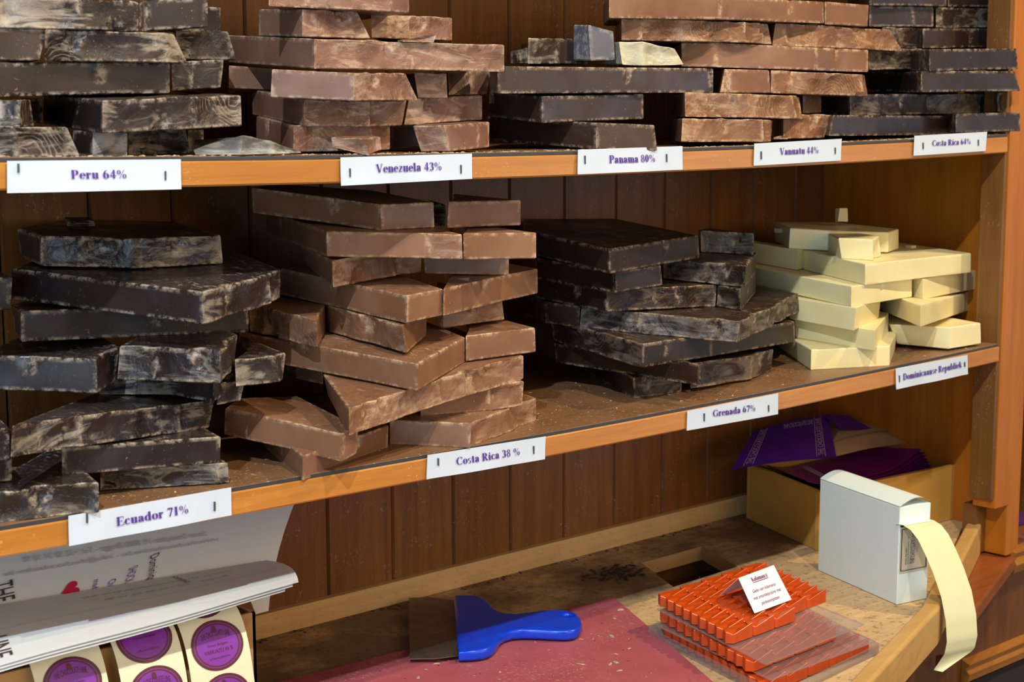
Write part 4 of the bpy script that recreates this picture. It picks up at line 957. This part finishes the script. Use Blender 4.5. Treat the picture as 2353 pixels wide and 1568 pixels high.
def praline_mesh():
    a, c = UA*.97, UB*.97
    def P(u, v, z): return (A_.x*a*u+B_.x*c*v, A_.y*a*u+B_.y*c*v, z)
    # stations along the length, both sides, with the twisted crest rising to the far end
    lo = [P(0,0,0),P(1,.0,0),P(1.0,1,0),P(0,1,0)]
    hi = [P(0,.0,.0118),P(.55,-.10,.0122),P(1,.10,.0095),P(1,.5,.0120),P(1.0,1.0,.0156),P(.55,1.02,.0098),P(0,1,.0100),P(.45,.5,.0108)]
    base = [P(0,0,0),P(.55,-.10,0),P(1,.10,0),P(1,.5,0),P(1,1,0),P(.55,1.02,0),P(0,1,0)]
    vs = base+hi; n = 7; fs = [tuple(range(n-1,-1,-1))]
    for i in range(n): fs.append((i,(i+1)%n,n+(i+1)%n,n+i))
    c7 = n+7
    for i in range(n): fs.append((n+i, n+(i+1)%n, c7))
    me = bpy.data.meshes.new('praline'); me.from_pydata(vs, [], fs); me.materials.append(M['orange'])
    import bmesh
    bm = bmesh.new(); bm.from_mesh(me); bmesh.ops.recalc_face_normals(bm, faces=bm.faces)
    bmesh.ops.bevel(bm, geom=list(bm.edges), offset=.00045, segments=1, affect='EDGES')
    bm.to_mesh(me); bm.free()
    return me
pm = praline_mesh()
proto = bpy.data.objects.new('praline', pm); first = True
COLN = ['left','second','third','fourth','fifth']
def lay_pralines(o, z, cells, lab, grp, pitch=(UA, UB)):
    global first
    for r, c_ in cells:
        ob = proto if first else proto.copy(); first = False
        COL.objects.link(ob)
        p = Vector(o)+A_*pitch[0]*r+B_*pitch[1]*c_
        ob.location = (p.x, p.y, z); tag(ob, 'orange wedge-shaped praline in %s, %s column, %s row from the back' % (lab, COLN[c_], (ORD+['eleventh','twelfth'])[r].replace('bottom','first')), 'praline', grp)
lay_pralines((-.5945,.0405), -.2272, [(r,c_) for c_ in range(5) for r in range(9 if c_ < 3 else 8)],
    'the top layer', 'orange pralines, top layer')
lay_pralines((-.5975,.0350), -.2429, [(r,c_) for c_ in range(4) for r in range(11) if c_ == 0 or c_ == 3 or r > 7 or c_ > 2],
    'the middle layer', 'orange pralines, middle layer')
lay_pralines((-.5975,.0300), -.2584, [(r,c_) for c_ in range(5) for r in range(12) if c_ in (0,4) or r > 9],
    'the bottom layer', 'orange pralines, bottom layer')
def quad(o, ra, rb):
    o = Vector(o); return [tuple(o), tuple(o+A_*ra), tuple(o+A_*ra+B_*rb), tuple(o+B_*rb)]
def sheet(name, poly, z, lab, mat=None, lip=0):
    b = MB(); b.prism(poly, z, z+.0005)
    if lip:
        n = len(poly); cx = sum(p[0] for p in poly)/n; cy = sum(p[1] for p in poly)/n
        pl = list(poly)+[poly[0]]
        for p, q in zip(pl, pl[1:]):
            d = (Vector(q)-Vector(p)).normalized(); nn = Vector((d.y,-d.x))*.0006
            if nn.dot(Vector((p[0]-cx, p[1]-cy))) < 0: nn = -nn
            b.add([(p[0],p[1],z),(q[0],q[1],z),(q[0],q[1],z+lip),(p[0],p[1],z+lip),(p[0]+nn.x,p[1]+nn.y,z),(q[0]+nn.x,q[1]+nn.y,z),(q[0]+nn.x,q[1]+nn.y,z+lip),(p[0]+nn.x,p[1]+nn.y,z+lip)],
                  [(0,1,2,3),(4,7,6,5),(3,2,6,7),(0,4,5,1)])
    return tag(b.build(name, mat or M['film']), lab, 'tray' if lip else 'plastic sheet')
sheet('plastic_sheet', [(-.6080,.0290),(-.6566,-.1568),(-.4897,-.1484),(-.4500,.034)], -.2283, 'clear plastic sheet between the top and middle layers of orange pralines', lip=.0016)
sheet('plastic_sheet', [(-.6130,.0250),(-.6520,-.1590),(-.485,-.160),(-.448,.030)], -.2440, 'clear plastic sheet between the middle and bottom layers of orange pralines', lip=.0012)
sheet('plastic_tray', [(-.6110,.0380),(-.662,-.176),(-.4745,-.157),(-.412,.036)], -.2592, 'clear lipped plastic tray holding the stack of orange pralines', lip=.0105)

# folded card
card = empty('folded_card', (-.527,-.04,-.2125)); tag(card, 'small white tent card reading Kalamansi standing on the orange pralines', 'card')
R0, R1 = Vector((-.5593,-.0400,-.188)), Vector((-.4943,-.0343,-.188))
F0, F1 = Vector((-.5796,-.0790,-.2125)), Vector((-.5148,-.0752,-.2125))
K0, K1 = Vector((-.5600,-.0150,-.2125)), Vector((-.4960,-.0090,-.2125))
b = MB()
for p, q, r, s_ in ((F0,F1,R1,R0),(K1,K0,R0,R1)):
    nn = (q-p).cross(s_-p).normalized()*.0003
    b.add([p,q,r,s_,p-nn,q-nn,r-nn,s_-nn],[(0,1,2,3),(7,6,5,4),(0,4,5,1),(1,5,6,2),(2,6,7,3),(3,7,4,0)])
b.build('card_stock', plain('card_white', (.86,.86,.92), .5), card)
nn = (F1-F0).cross(R0-F0).normalized()
ex = (F1-F0).normalized(); ey = (R0-F0); ey = (ey-ex*ey.dot(ex)).normalized()
Wc = (F1-F0).length; Hc = (R0-F0).length
def card_text(polys, w, cx, y0, width, hgt, shear=0):
    sx = width/w
    sh = (R0-F0).dot(ex)/Hc
    def f(x, y):
        lx = cx*Wc-width/2+x*sx+shear*y*hgt; ly = y0*Hc+y*hgt
        p = F0+ex*(lx+sh*ly)+ey*ly+nn*.0004
        return tuple(p)
    return f
M['plum'] = plain('plum_ink', (.16,.03,.14), .6)
w, ps = serif_polys('Kalamansi'); letter_mesh('lettering', ps, card_text(ps, w, .52, .70, Wc*.42, .0052), M['plum'], card)
b = MB(); f = card_text(None, 1, .52, .665, Wc*.42, 1); b.add([f(0,0),f(1,0),f(1,.0006),f(0,.0006)],[(0,1,2,3)]); b.build('underline', M['plum'], card, fixn=False)
for t, y, wd in (('Gelei van kalamansi', .44, .62), ('met amandelpralin\u00e9 met', .28, .74), ('pijnboompitten', .12, .48)):
    w, ps = sans_polys(t); letter_mesh('lettering', ps, card_text(ps, w, .50, y, Wc*wd, .0058, .25), M['plum'], card)

# ------------------------------------------------------------------ white carton with label tape
bx = empty('dispenser_box', (-.30,0,ZC)); tag(bx, 'tall white cardboard carton dispensing a cream label strip, on the counter', 'box')
FL, FF, FR_ = Vector((-.277,.071)), Vector((-.323,-.074)), Vector((-.2775,-.0835))
BR_ = FR_+(FL-FF)
HT = -.1465
M['carton'] = plain('white_carton', (.80,.89,.87), .55, var=.02)
b = MB(); b.prism([tuple(FL),tuple(FF),tuple(FR_),tuple(BR_)], ZC+.0005, HT); b.build('carton', M['carton'], bx, bevel=.0008)
b = MB()
def lid(u, v, th=0):
    p = FF+(FR_-FF)*u+(FL-FF)*(v*1.008-.004)
    return (p.x, p.y, HT+.0006+.0075*math.sin(math.pi*(u*.93+.0))+th)
b.grid(lambda u, v: lid(u, v, .0006), 14, 4); b.grid(lambda u, v: lid(u, v), 14, 4, flip=True)
b.build('lid_flap', M['carton'], bx, fixn=False)
dN = (FR_-FF).normalized(); oN = Vector((dN.y,-dN.x))   # outward of the narrow face
def nf(u, z, off): p = FF+(FR_-FF)*u+oN*off; return (p.x, p.y, z)
b = MB(); b.add([nf(.0,-.168,.0006),nf(1.0,-.168,.0006),nf(1.0,HT,.0006),nf(0,HT,.0006)],[(0,1,2,3)]); b.build('tuck_flap', M['carton'], bx, fixn=False)
b = MB(); b.add([nf(.03,-.1695,.0008),nf(.97,-.1695,.0008),nf(.97,-.1675,.0008),nf(.03,-.1675,.0008)],[(0,1,2,3)]); b.build('slot_shadow', M['dark'], bx, fixn=False)  # flat dark strip: shadow of the tape opening painted on the carton
M['kraftlab'] = plain('buff_label', (.60,.52,.36), .6); M['greyink'] = plain('grey_ink', (.05,.04,.05), .6)
b = MB(); b.add([nf(.04,-.2235,.0006),nf(.96,-.2235,.0006),nf(.96,-.170,.0006),nf(.04,-.170,.0006)],[(0,1,2,3)])
lp = b.build('label_panel', M['kraftlab'], bx, fixn=False)
b = MB()
for u0,u1,za,zb_ in ((.07,.10,-.221,-.172),(.90,.93,-.221,-.172),(.07,.93,-.221,-.2202),(.07,.93,-.1728,-.172)):
    b.add([nf(u0,za,.0009),nf(u1,za,.0009),nf(u1,zb_,.0009),nf(u0,zb_,.0009)],[(0,1,2,3)])
b.build('border', M['greyink'], lp, fixn=False)
for t, u, h, wd, mt in (('THE CHOCOLATE LINE', .42, .0075, .036, M['plum']), ('Belgian chocolates', .30, .0025, .026, M['greyink']), ('Simon Stevinplein 19', .22, .0022, .032, M['greyink']), ('8000 Brugge', .15, .0022, .020, M['greyink'])):
    w, ps = sans_polys(t)
    letter_mesh('lettering', ps, lambda x, y, u=u, h=h, wd=wd, w=w: nf(u+.10-y*h/.0455, -.214+x*wd/w, .0010), mt, lp)
# tape
M['tape'] = plain('cream_tape', (.80,.74,.44), .38, var=.04)
pr = [(-.070,-.1655),(-.080,-.1655),(-.090,-.169),(-.100,-.178),(-.110,-.193),(-.121,-.212),(-.132,-.236),(-.139,-.262),(-.1415,-.286),(-.139,-.300),(-.132,-.312),(-.126,-.322)]
def tape(u, v, off=0):
    k = v*(len(pr)-1); i = min(int(k), len(pr)-2); q = k-i
    y = pr[i][0]*(1-q)+pr[i+1][0]*q; z = pr[i][1]*(1-q)+pr[i+1][1]*q
    x0, x1 = -.3245, -.2800
    if v > .86: x1 += (x0+.002-x1)*((v-.86)/.14)**.8
    return (x0+(x1-x0)*u-.012*max(0,v-.6)**1.5*0, y-off-.010*u+.003*math.sin(v*6)*u*0, z+off*.3)
b = MB(); b.grid(lambda u, v: tape(u, v, .0003), 8, 44); b.grid(lambda u, v: tape(u, v), 8, 44, flip=True)
b.build('label_tape', M['tape'], bx, fixn=False)
b = MB(); b.add([tape(.06,.03,.001),tape(.94,.03,.001),tape(.94,.10,.001),tape(.06,.10,.001)],[(0,1,2,3)]); b.build('white_leader', M['carton'], bx, fixn=False)

# ------------------------------------------------------------------ fibreboard box with purple bags
M['mdf'] = wood('fibreboard', (.62,.34,.065), (.54,.28,.05), 'X', .6, grain=.3, marks=.08)
L_, F_, R_ = Vector((-.146,.293)), Vector((-.208,.123)), Vector((.078,.096))
B2 = R_+(L_-F_)
b = MB(); zt = -.183
Q = [F_, R_, B2, L_]; ctr = (F_+R_+B2+L_)/4
for i in range(4):
    p, q = Q[i], Q[(i+1)%4]; d = (q-p).normalized(); nin = Vector((-d.y, d.x))*.007
    e0 = 0 if i % 2 == 0 else .007
    p2, q2 = p+d*e0, q-d*e0
    b.prism([tuple(p2),tuple(q2),tuple(q2+nin),tuple(p2+nin)], ZC+.0004, zt)
b.prism([tuple(ctr+(v-ctr)*.95) for v in Q], ZC+.0004, ZC+.006)
sb = b.build('storage_box', M['mdf'], bevel=.0006); tag(sb, 'open tan fibreboard box holding purple bags at the right of the counter', 'box')
def bag_mat():
    return plain('purple_bag', (.25,.012,.21), .35, var=.35, sc=14)
M['bag'] = bag_mat(); M['bag2'] = plain('violet_bag', (.075,.012,.26), .35, var=.3, sc=14); M['bagprint'] = plain('pale_print', (.42,.30,.48), .5)
M['kraft'] = plain('kraft_paper', (.66,.42,.24), .7, var=.25, sc=18, bump=.15)
exb, eyb = (R_-F_).normalized(), (L_-F_).normalized()
def bxp(u, v, z): p = F_+(R_-F_)*u+(L_-F_)*v; return (p.x, p.y, z)
rnd = random.Random(12)
for i in range(16):
    f = i/15; b = MB()
    a0 = .06+.16*rnd.random(); a1 = .84+.10*rnd.random() if i < 10 else .86+.13*rnd.random()
    zl = -.236+.044*f; rise = .006+.026*f; dip = .004; ph = 2.0
    v0 = .05+.22*f+rnd.uniform(0,.03)
    def g(u, v, off=0):
        uu = a0+(a1-a0)*u
        z = zl+.012*(1-min(1,uu/.45))**2*f+rise*max(0,(uu-.35)/.65)**1.7-dip*math.sin(math.pi*uu)+.0022*math.sin(uu*14+ph)
        return bxp(uu, v0+(.9-v0)*v, z+off)
    b.grid(lambda u, v: g(u, v, .0009), 26, 5); b.grid(lambda u, v: g(u, v, 0), 26, 5, flip=True)
    # folded lower edge closes the flat bag
    n_ = 26; vs = [g(k/n_,0,0) for k in range(n_+1)]+[g(k/n_,0,.0009) for k in range(n_+1)]
    b.add(vs, [(k,k+1,n_+2+k,n_+1+k) for k in range(n_)])
    o = b.build('paper_bag', M['bag'], fixn=False)
    tag(o, 'flat purple paper bag in the tan box, %s of the fanned stack' % ('topmost' if i == 15 else 'lowest' if i == 0 else (ORD+['eleventh','twelfth','thirteenth','fourteenth','fifteenth','sixteenth'])[15-i]+' from the top'), 'bag', 'purple bags stacked in the tan box')
    if i == 15: 
        pb = MB()
        for k in range(4): pb.add([g(.20+.012*k,.05+.2*j,.0012) for j in (0,)]+[g(.21+.012*k,.05,.0012),g(.26+.012*k,.9,.0012),g(.25+.012*k,.9,.0012)],[(0,1,2,3)])
        pb.build('printed_border', M['bagprint'], o, fixn=False)
# kraft sheet on top
def patch(fn, name, mat, lab, cat, nu=16, nv=8, th=.0008, grp=None):
    b = MB(); b.grid(lambda u, v: fn(u, v, th), nu, nv); b.grid(lambda u, v: fn(u, v, 0), nu, nv, flip=True)
    o = b.build(name, mat, fixn=False); return tag(o, lab, cat, grp)
kq = [Vector((-.080,.198,-.1680)), Vector((.120,.165,-.1600)), Vector((.150,.205,-.1530)), Vector((-.010,.265,-.150))]
def kf(u, v, o=0):
    p = (kq[0]*(1-u)+kq[1]*u)*(1-v)+(kq[3]*(1-u)+kq[2]*u)*v
    return (p.x, p.y, p.z+o+.004*math.sin(u*7+v*2)*(1-v)*u)
patch(kf, 'kraft_sheet', M['kraft'], 'crumpled brown kraft paper sheet lying on the purple bags', 'paper')
kq2 = [Vector((-.060,.215,-.152)), Vector((.120,.195,-.150)), Vector((.158,.200,-.146)), Vector((.075,.285,-.144))]
def kf2(u, v, o=0):
    p = (kq2[0]*(1-u)+kq2[1]*u)*(1-v)+(kq2[3]*(1-u)+kq2[2]*u)*v
    return (p.x, p.y, p.z+o+.003*math.sin(u*5+v*3))
patch(kf2, 'kraft_bag', M['kraft'], 'upper brown kraft bag resting on the crumpled sheet in the tan box', 'bag')
# purple bag hanging out to the left
pq = [Vector((-.290,.200,-.1545)), Vector((-.078,.195,-.1670)), Vector((-.060,.232,-.1220)), Vector((-.172,.262,-.1310))]
pq[2] = Vector((-.010,.262,-.1270))
def pf(u, v, o=0):
    p = (pq[0]*(1-u)+pq[1]*u)*(1-v)+(pq[3]*(1-u)+pq[2]*u)*v
    return (p.x, p.y-o*.3, p.z+o+.002*math.sin(u*4))
pbag = patch(pf, 'paper_bag', M['bag2'], 'purple printed paper bag sticking out to the left above the tan box', 'bag', th=.0008)
for u0 in (.10, .80):
    b = MB()
    for d0, d1 in ((0,.006),(.085,.091)): b.add([pf(u0+d0,.03,.0014),pf(u0+d1,.03,.0014),pf(u0+d1,.97,.0014),pf(u0+d0,.97,.0014)],[(0,1,2,3)])
    b.build('printed_border', M['bagprint'], pbag, fixn=False)
    w, ps = sans_polys('THE CHOCOLATE LINE')
    letter_mesh('lettering', ps, lambda x, y, u0=u0, w=w: pf(u0+.075-.06*y/.75, .06+.88*x/w, .0014), M['bagprint'], pbag)
w, ps = sans_polys('THE CHOCOLATE LINE')
letter_mesh('lettering', ps, lambda x, y, w=w: pf(.40+.38*x/w, .82+.12*y/.75, .0014), M['bagprint'], pbag)
tq = [Vector((-.030,.225,-.142)), Vector((.035,.215,-.150)), Vector((.020,.25,-.132)), Vector((-.022,.262,-.128))]
def tf(u, v, o=0):
    p = (tq[0]*(1-u)+tq[1]*u)*(1-v)+(tq[3]*(1-u)+tq[2]*u)*v
    return (p.x, p.y, p.z+o)
tb_ = patch(tf, 'paper_bag', M['bag2'], 'small folded corner of a violet bag on the kraft paper', 'bag', 4, 4)

# ------------------------------------------------------------------ sticker rolls in a cardboard box, lower left
M['board'] = plain('cardboard', (.42,.25,.10), .7, var=.15, sc=20)
M['back'] = plain('backing_paper', (.72,.70,.50), .5, var=.03)
M['purple'] = plain('sticker_purple', (.20,.022,.34), .4, var=.08)
M['ring'] = plain('sticker_ring', (.085,.012,.022), .45)
b = MB(); X0, X1, Y0, Y1, ZT = -1.42, -1.086, .058, .22, -.134
for a_, c_ in (((X0,Y0),(X1,Y0+.003)),((X0,Y1-.003),(X1,Y1)),((X0,Y0),(X0+.003,Y1)),((X1-.003,Y0),(X1,Y1))):
    b.box((a_[0],a_[1],ZC+.004),(c_[0],c_[1],ZT))
b.box((X0,Y0,ZC+.0036),(X1,Y1,ZC+.006))
tag(b.build('cardboard_box', M['board']), 'brown cardboard box of sticker rolls at the lower left', 'box')
SP = [(.125,-.165),(.105,-.136),(.085,-.1215),(.070,-.1195),(.056,-.1245),(.045,-.139),(.037,-.160),(.031,-.190),(.028,-.225),(.028,-.252)]
SL_ = [0]
for p, q in zip(SP, SP[1:]): SL_.append(SL_[-1]+math.hypot(q[0]-p[0], q[1]-p[1]))
def sp_at(s):
    s = max(0, min(SL_[-1]-1e-6, s))
    for i in range(len(SP)-1):
        if s <= SL_[i+1]:
            q = (s-SL_[i])/(SL_[i+1]-SL_[i]); t1 = SP[i+1]; t0 = SP[i]
            y, z = t0[0]+(t1[0]-t0[0])*q, t0[1]+(t1[1]-t0[1])*q
            d = Vector((t1[0]-t0[0], t1[1]-t0[1])).normalized(); return y, z, Vector((d.y, -d.x))
def s_of_z(z):
    for i in range(4, len(SP)-1):
        if SP[i][1] >= z >= SP[i+1][1]: return SL_[i]+(SL_[i+1]-SL_[i])*(SP[i][1]-z)/(SP[i][1]-SP[i+1][1])
# smooth spline resample of the path
for _ in range(2):
    NP = [SP[0]]
    for p, q in zip(SP, SP[1:]): NP += [(p[0]*.75+q[0]*.25, p[1]*.75+q[1]*.25), (p[0]*.25+q[0]*.75, p[1]*.25+q[1]*.75)]
    SP = NP+[SP[-1]]
    SL_ = [0]
    for p, q in zip(SP, SP[1:]): SL_.append(SL_[-1]+math.hypot(q[0]-p[0], q[1]-p[1]))
def s_of_z(z):
    k0 = max(range(len(SP)), key=lambda i: SP[i][1])
    for i in range(k0, len(SP)-1):
        if SP[i][1] >= z >= SP[i+1][1]: return SL_[i]+(SL_[i+1]-SL_[i])*(SP[i][1]-z)/max(1e-6, SP[i][1]-SP[i+1][1])
def strip(xa, xb, zc, text, lab):
    def fn(u, s, off=0):
        y, z, n_ = sp_at(s); return (xa+(xb-xa)*u, y-abs(n_.x)*off*1.0, z+n_.y*off*(1 if n_.y > 0 else -1) if False else z+max(0, 1-abs(n_.x))*off)
    b = MB(); b.grid(lambda u, v: fn(u, v*SL_[-1], .0003), 4, 60); b.grid(lambda u, v: fn(u, v*SL_[-1]), 4, 60, flip=True)
    st = b.build('sticker_strip', M['back'], fixn=False); tag(st, lab, 'stickers', 'backing strips of round purple stickers')
    sc_ = s_of_z(zc); cx = .5; W_ = xb-xa
    for j, s0 in enumerate((sc_-.0455, sc_, sc_+.0455)):
        if s0+.021 > SL_[-1] or s0 < .02: continue
        rx, ry = .0247, .0212
        b = MB()
        def pt(r, a, off): return fn(cx+rx*r*math.cos(a)/W_, s0-ry*r*math.sin(a), off)
        N_ = 40; rad = [0, .25, .5, .72, .80, .80, .865, .865, .90, .90, 1.0]; mi_ = [0,0,0,0,None,1,None,0,None,1]
        for k in range(len(rad)-1):
            if mi_[k] is None: continue
            vs = [pt(rad[k], 2*math.pi*i/N_, .0008) for i in range(N_)]+[pt(rad[k+1], 2*math.pi*i/N_, .0008) for i in range(N_)]
            b.add(vs, [(i,(i+1)%N_,N_+(i+1)%N_,N_+i) for i in range(N_)], mi_[k])
        so = b.build('sticker', [M['purple'], M['ring']], st, fixn=False)
        for t, yy, wd, h in (('THE CHOCOLATE LINE', .26, 1.12, .24), ('Finest Belgian', -.02, .8, .10), (text, -.30, 1.1, .17), ('chocolate', -.52, .8, .09)):
            if not t: continue
            w, ps = sans_polys(t)
            def f(x, y, yy=yy, wd=wd, h=h, w=w):
                lx = (x/w-.5)*wd; ly = yy+y/.72*h+(.10*(1-(lx/.56)**2) if yy > .2 else 0)
                return fn(cx+rx*lx/W_, s0-ry*ly, .0012)
            letter_mesh('lettering', ps, f, M['ring'], so)
        # cocoa pod emblem
        b = MB(); vs = [fn(cx+rx*(.0+.085*math.cos(a*math.pi/6))/W_, s0-ry*(.64+.14*math.sin(a*math.pi/6)), .0012) for a in range(12)]
        b.add(vs, [tuple(range(12))]); b.build('emblem', M['ring'], so, fixn=False)
strip(-1.1640, -1.1050, -.1480, 'VANUATU 44 %', 'right strip of purple stickers, its lowest whole sticker reading VANUATU 44 %')
strip(-1.2255, -1.1675, -.1300, '', 'middle strip of purple stickers hanging over the cardboard box')
strip(-1.2950, -1.2360, -.1490, '', 'leftmost strip of purple stickers hanging over the cardboard box')

# ------------------------------------------------------------------ wax paper bags
def wax_mat(name, tr=.35, col=(.74,.76,.82)):
    m = bpy.data.materials.new(name); m.use_nodes = True; nt = m.node_tree; nt.nodes.clear(); B = NB(nt)
    out = nt.nodes.new('ShaderNodeOutputMaterial'); p = nt.nodes.new('ShaderNodeBsdfPrincipled'); t = nt.nodes.new('ShaderNodeBsdfTranslucent')
    p.inputs['Base Color'].default_value = (*col, 1); p.inputs['Roughness'].default_value = .42
    t.inputs[0].default_value = (*col, 1); co = B.coord((1,1,1), rnd=False)
    bn = B.bump(B.noise(co, 26, 4, .6, 1.0), .22, .004); B.l(bn, p.inputs['Normal'])
    mx = nt.nodes.new('ShaderNodeMixShader'); mx.inputs[0].default_value = tr
    nt.links.new(p.outputs[0], mx.inputs[1]); nt.links.new(t.outputs[0], mx.inputs[2]); nt.links.new(mx.outputs[0], out.inputs[0]); return m
M['wax'] = wax_mat('wax_paper', .30, (.84,.87,.90))
def yb(X, z): return .13+.79*(z+.116+.0902*(X+1.027))
def backp(X, z, off=0): return (X, yb(X, z)-off*.8, z+off*.6)
b = MB()
def bsh(u, v, off=0):
    zlo = -.1300 if u < .94 else -.152
    z = zlo+(-.040-zlo)*v
    xr = -1.045+(z+.152)/.112*.125*(.62+.38*v)
    x = -1.46+(xr+1.46)*u
    p = backp(x, z, off); return (p[0], p[1]+.0015*math.sin(u*9)*(1-v), p[2])
b.grid(lambda u, v: bsh(u, v, .0003), 30, 8); b.grid(lambda u, v: bsh(u, v), 30, 8, flip=True)
wb_ = b.build('wax_paper_bag', M['wax'], fixn=False); tag(wb_, 'white wax paper bag standing against the back with printed lettering and red heart', 'bag', None)
M['blackink'] = plain('print_dark', (.05,.03,.03), .6); M['greyprint'] = plain('print_faint', (.38,.40,.46), .6)
M['heart'] = plain('heart_red', (.52,.005,.05), .5); M['violetink'] = plain('print_violet', (.17,.03,.30), .6)
def plane_text(t, P0, P1, up, mat, parent, mirror=False, h=None):
    """text running from P0 to P1 (X,z on the back sheet); up: (dx,dz) of the cap height"""
    w, ps = sans_polys(t)
    def f(x, y):
        q = x/w; q = 1-q if mirror else q
        X = P0[0]+(P1[0]-P0[0])*q+up[0]*y/.72; z = P0[1]+(P1[1]-P0[1])*q+up[1]*y/.72
        return backp(X, z, .0024)
    letter_mesh('lettering', ps, f, mat, parent)
plane_text('Dominique', (-1.1400,-.0917), (-1.1545,-.1130), (.0105,.0015), M['blackink'], wb_)
plane_text('SHOCK-O', (-1.1640,-.0972), (-1.1775,-.1110), (.0100,.0012), M['violetink'], wb_)
plane_text("Chef's", (-1.1870,-.1025), (-1.1930,-.1110), (.0085,.0012), M['violetink'], wb_)
plane_text('made', (-1.2000,-.0997), (-1.2060,-.1080), (.0070,.001), M['violetink'], wb_)
plane_text('Simon Stevinplein 19, 8000 Brugge - Tel: +32 50 34 10 90', (-1.2549,-.0765), (-1.0775,-.0868), (0,.0042), M['greyprint'], wb_, mirror=True)
plane_text('www.thechocolateline.be - info@thechocolateline.be', (-1.2750,-.0830), (-1.0674,-.0925), (0,.0032), M['greyprint'], wb_, mirror=True)
w, ps = sans_polys('THE CHOCOLATE LINE')
letter_mesh('lettering', ps, lambda x, y: backp(-1.288+.020*y/.72-.006*x/w*3, -.086-.030*x/w*2.6, .0024), M['blackink'], wb_)
b = MB(); vs = []
for i in range(28):
    t_ = 2*math.pi*i/28; hx_ = 16*math.sin(t_)**3/17; hy_ = (13*math.cos(t_)-5*math.cos(2*t_)-2*math.cos(3*t_)-math.cos(4*t_))/17
    # tip points to the left
    vs.append(backp(-1.2225+.0105*hy_, -.1020+.0050*hx_+.0015*hy_, .0024))
b.add(vs, [tuple(range(28))]); b.build('printed_heart', M['heart'], wb_, fixn=False)
# folded front flaps : nearly flat layers over the sticker rolls
def flap(k):
    tipx = (-1.068, -1.074, -1.082)[k]; dz = (.0, -.0026, -.0052)[k]; yo = 0.0
    A0, A1 = Vector((-1.46,.112,-.0890+dz)), Vector((-1.030,.125,-.1130+dz))
    E0, E1 = Vector((-1.48,.020+yo,-.1190+dz)), Vector((tipx,.022+yo,-.1045+dz))
    def fn(u, v, off=0):
        p = (A0*(1-u)+A1*u)*(1-v)+(E0*(1-u)+E1*u)*v
        z = p.z-.006*math.sin(math.pi*v)*0+.0045*math.sin(math.pi*v)*(.6+.4*math.sin(u*6))-.004*max(0,v-.8)*math.sin(u*11)
        x = p.x+ (.010*math.sin(math.pi*v*.9) if u > .9 else 0)*(u-.9)/.1
        return (x, p.y, z+off)
    return fn
for k in (2,1,0):
    fn = flap(k)
    o = patch(fn, 'wax_paper_bag', M['wax'], ['top folded white wax paper bag with its pointed right corner over the sticker rolls', 'middle folded wax paper bag, its edge just below the topmost one', 'lowest folded wax paper bag lying on the sticker rolls'][k], 'bag', 34, 12, th=.0003, grp='folded wax paper bags')
    if k == 0:
        for t, v0, u0, u1 in (('Brugge - Tel +32 50 34 10 90', .36, .60, .88), ('www.thechocolateline.be', .22, .56, .90)):
            w, ps = sans_polys(t)
            letter_mesh('lettering', ps, lambda x, y, v0=v0, u0=u0, u1=u1, w=w: fn(u1-(u1-u0)*x/w, v0-.045*y/.72, .0012), M['greyprint'], o)
        w, ps = sans_polys('onne'); letter_mesh('lettering', ps, lambda x, y, w=w: fn(.765+.016*y/.72+.020*x/w, .05+.25*x/w, .0012), M['blackink'], o)
        b = MB(); b.grid(lambda u, v: fn(.02+.96*u, .56-.10*u+.012*v, .0011), 30, 1); b.build('crease', M['paper'], o, fixn=False)
        w, ps = sans_polys('LINE'); letter_mesh('lettering', ps, lambda x, y, w=w: fn(.345+.045*y/.72, .62+.3*x/w, .0012), M['blackink'], o)
bpy.context.view_layer.update()
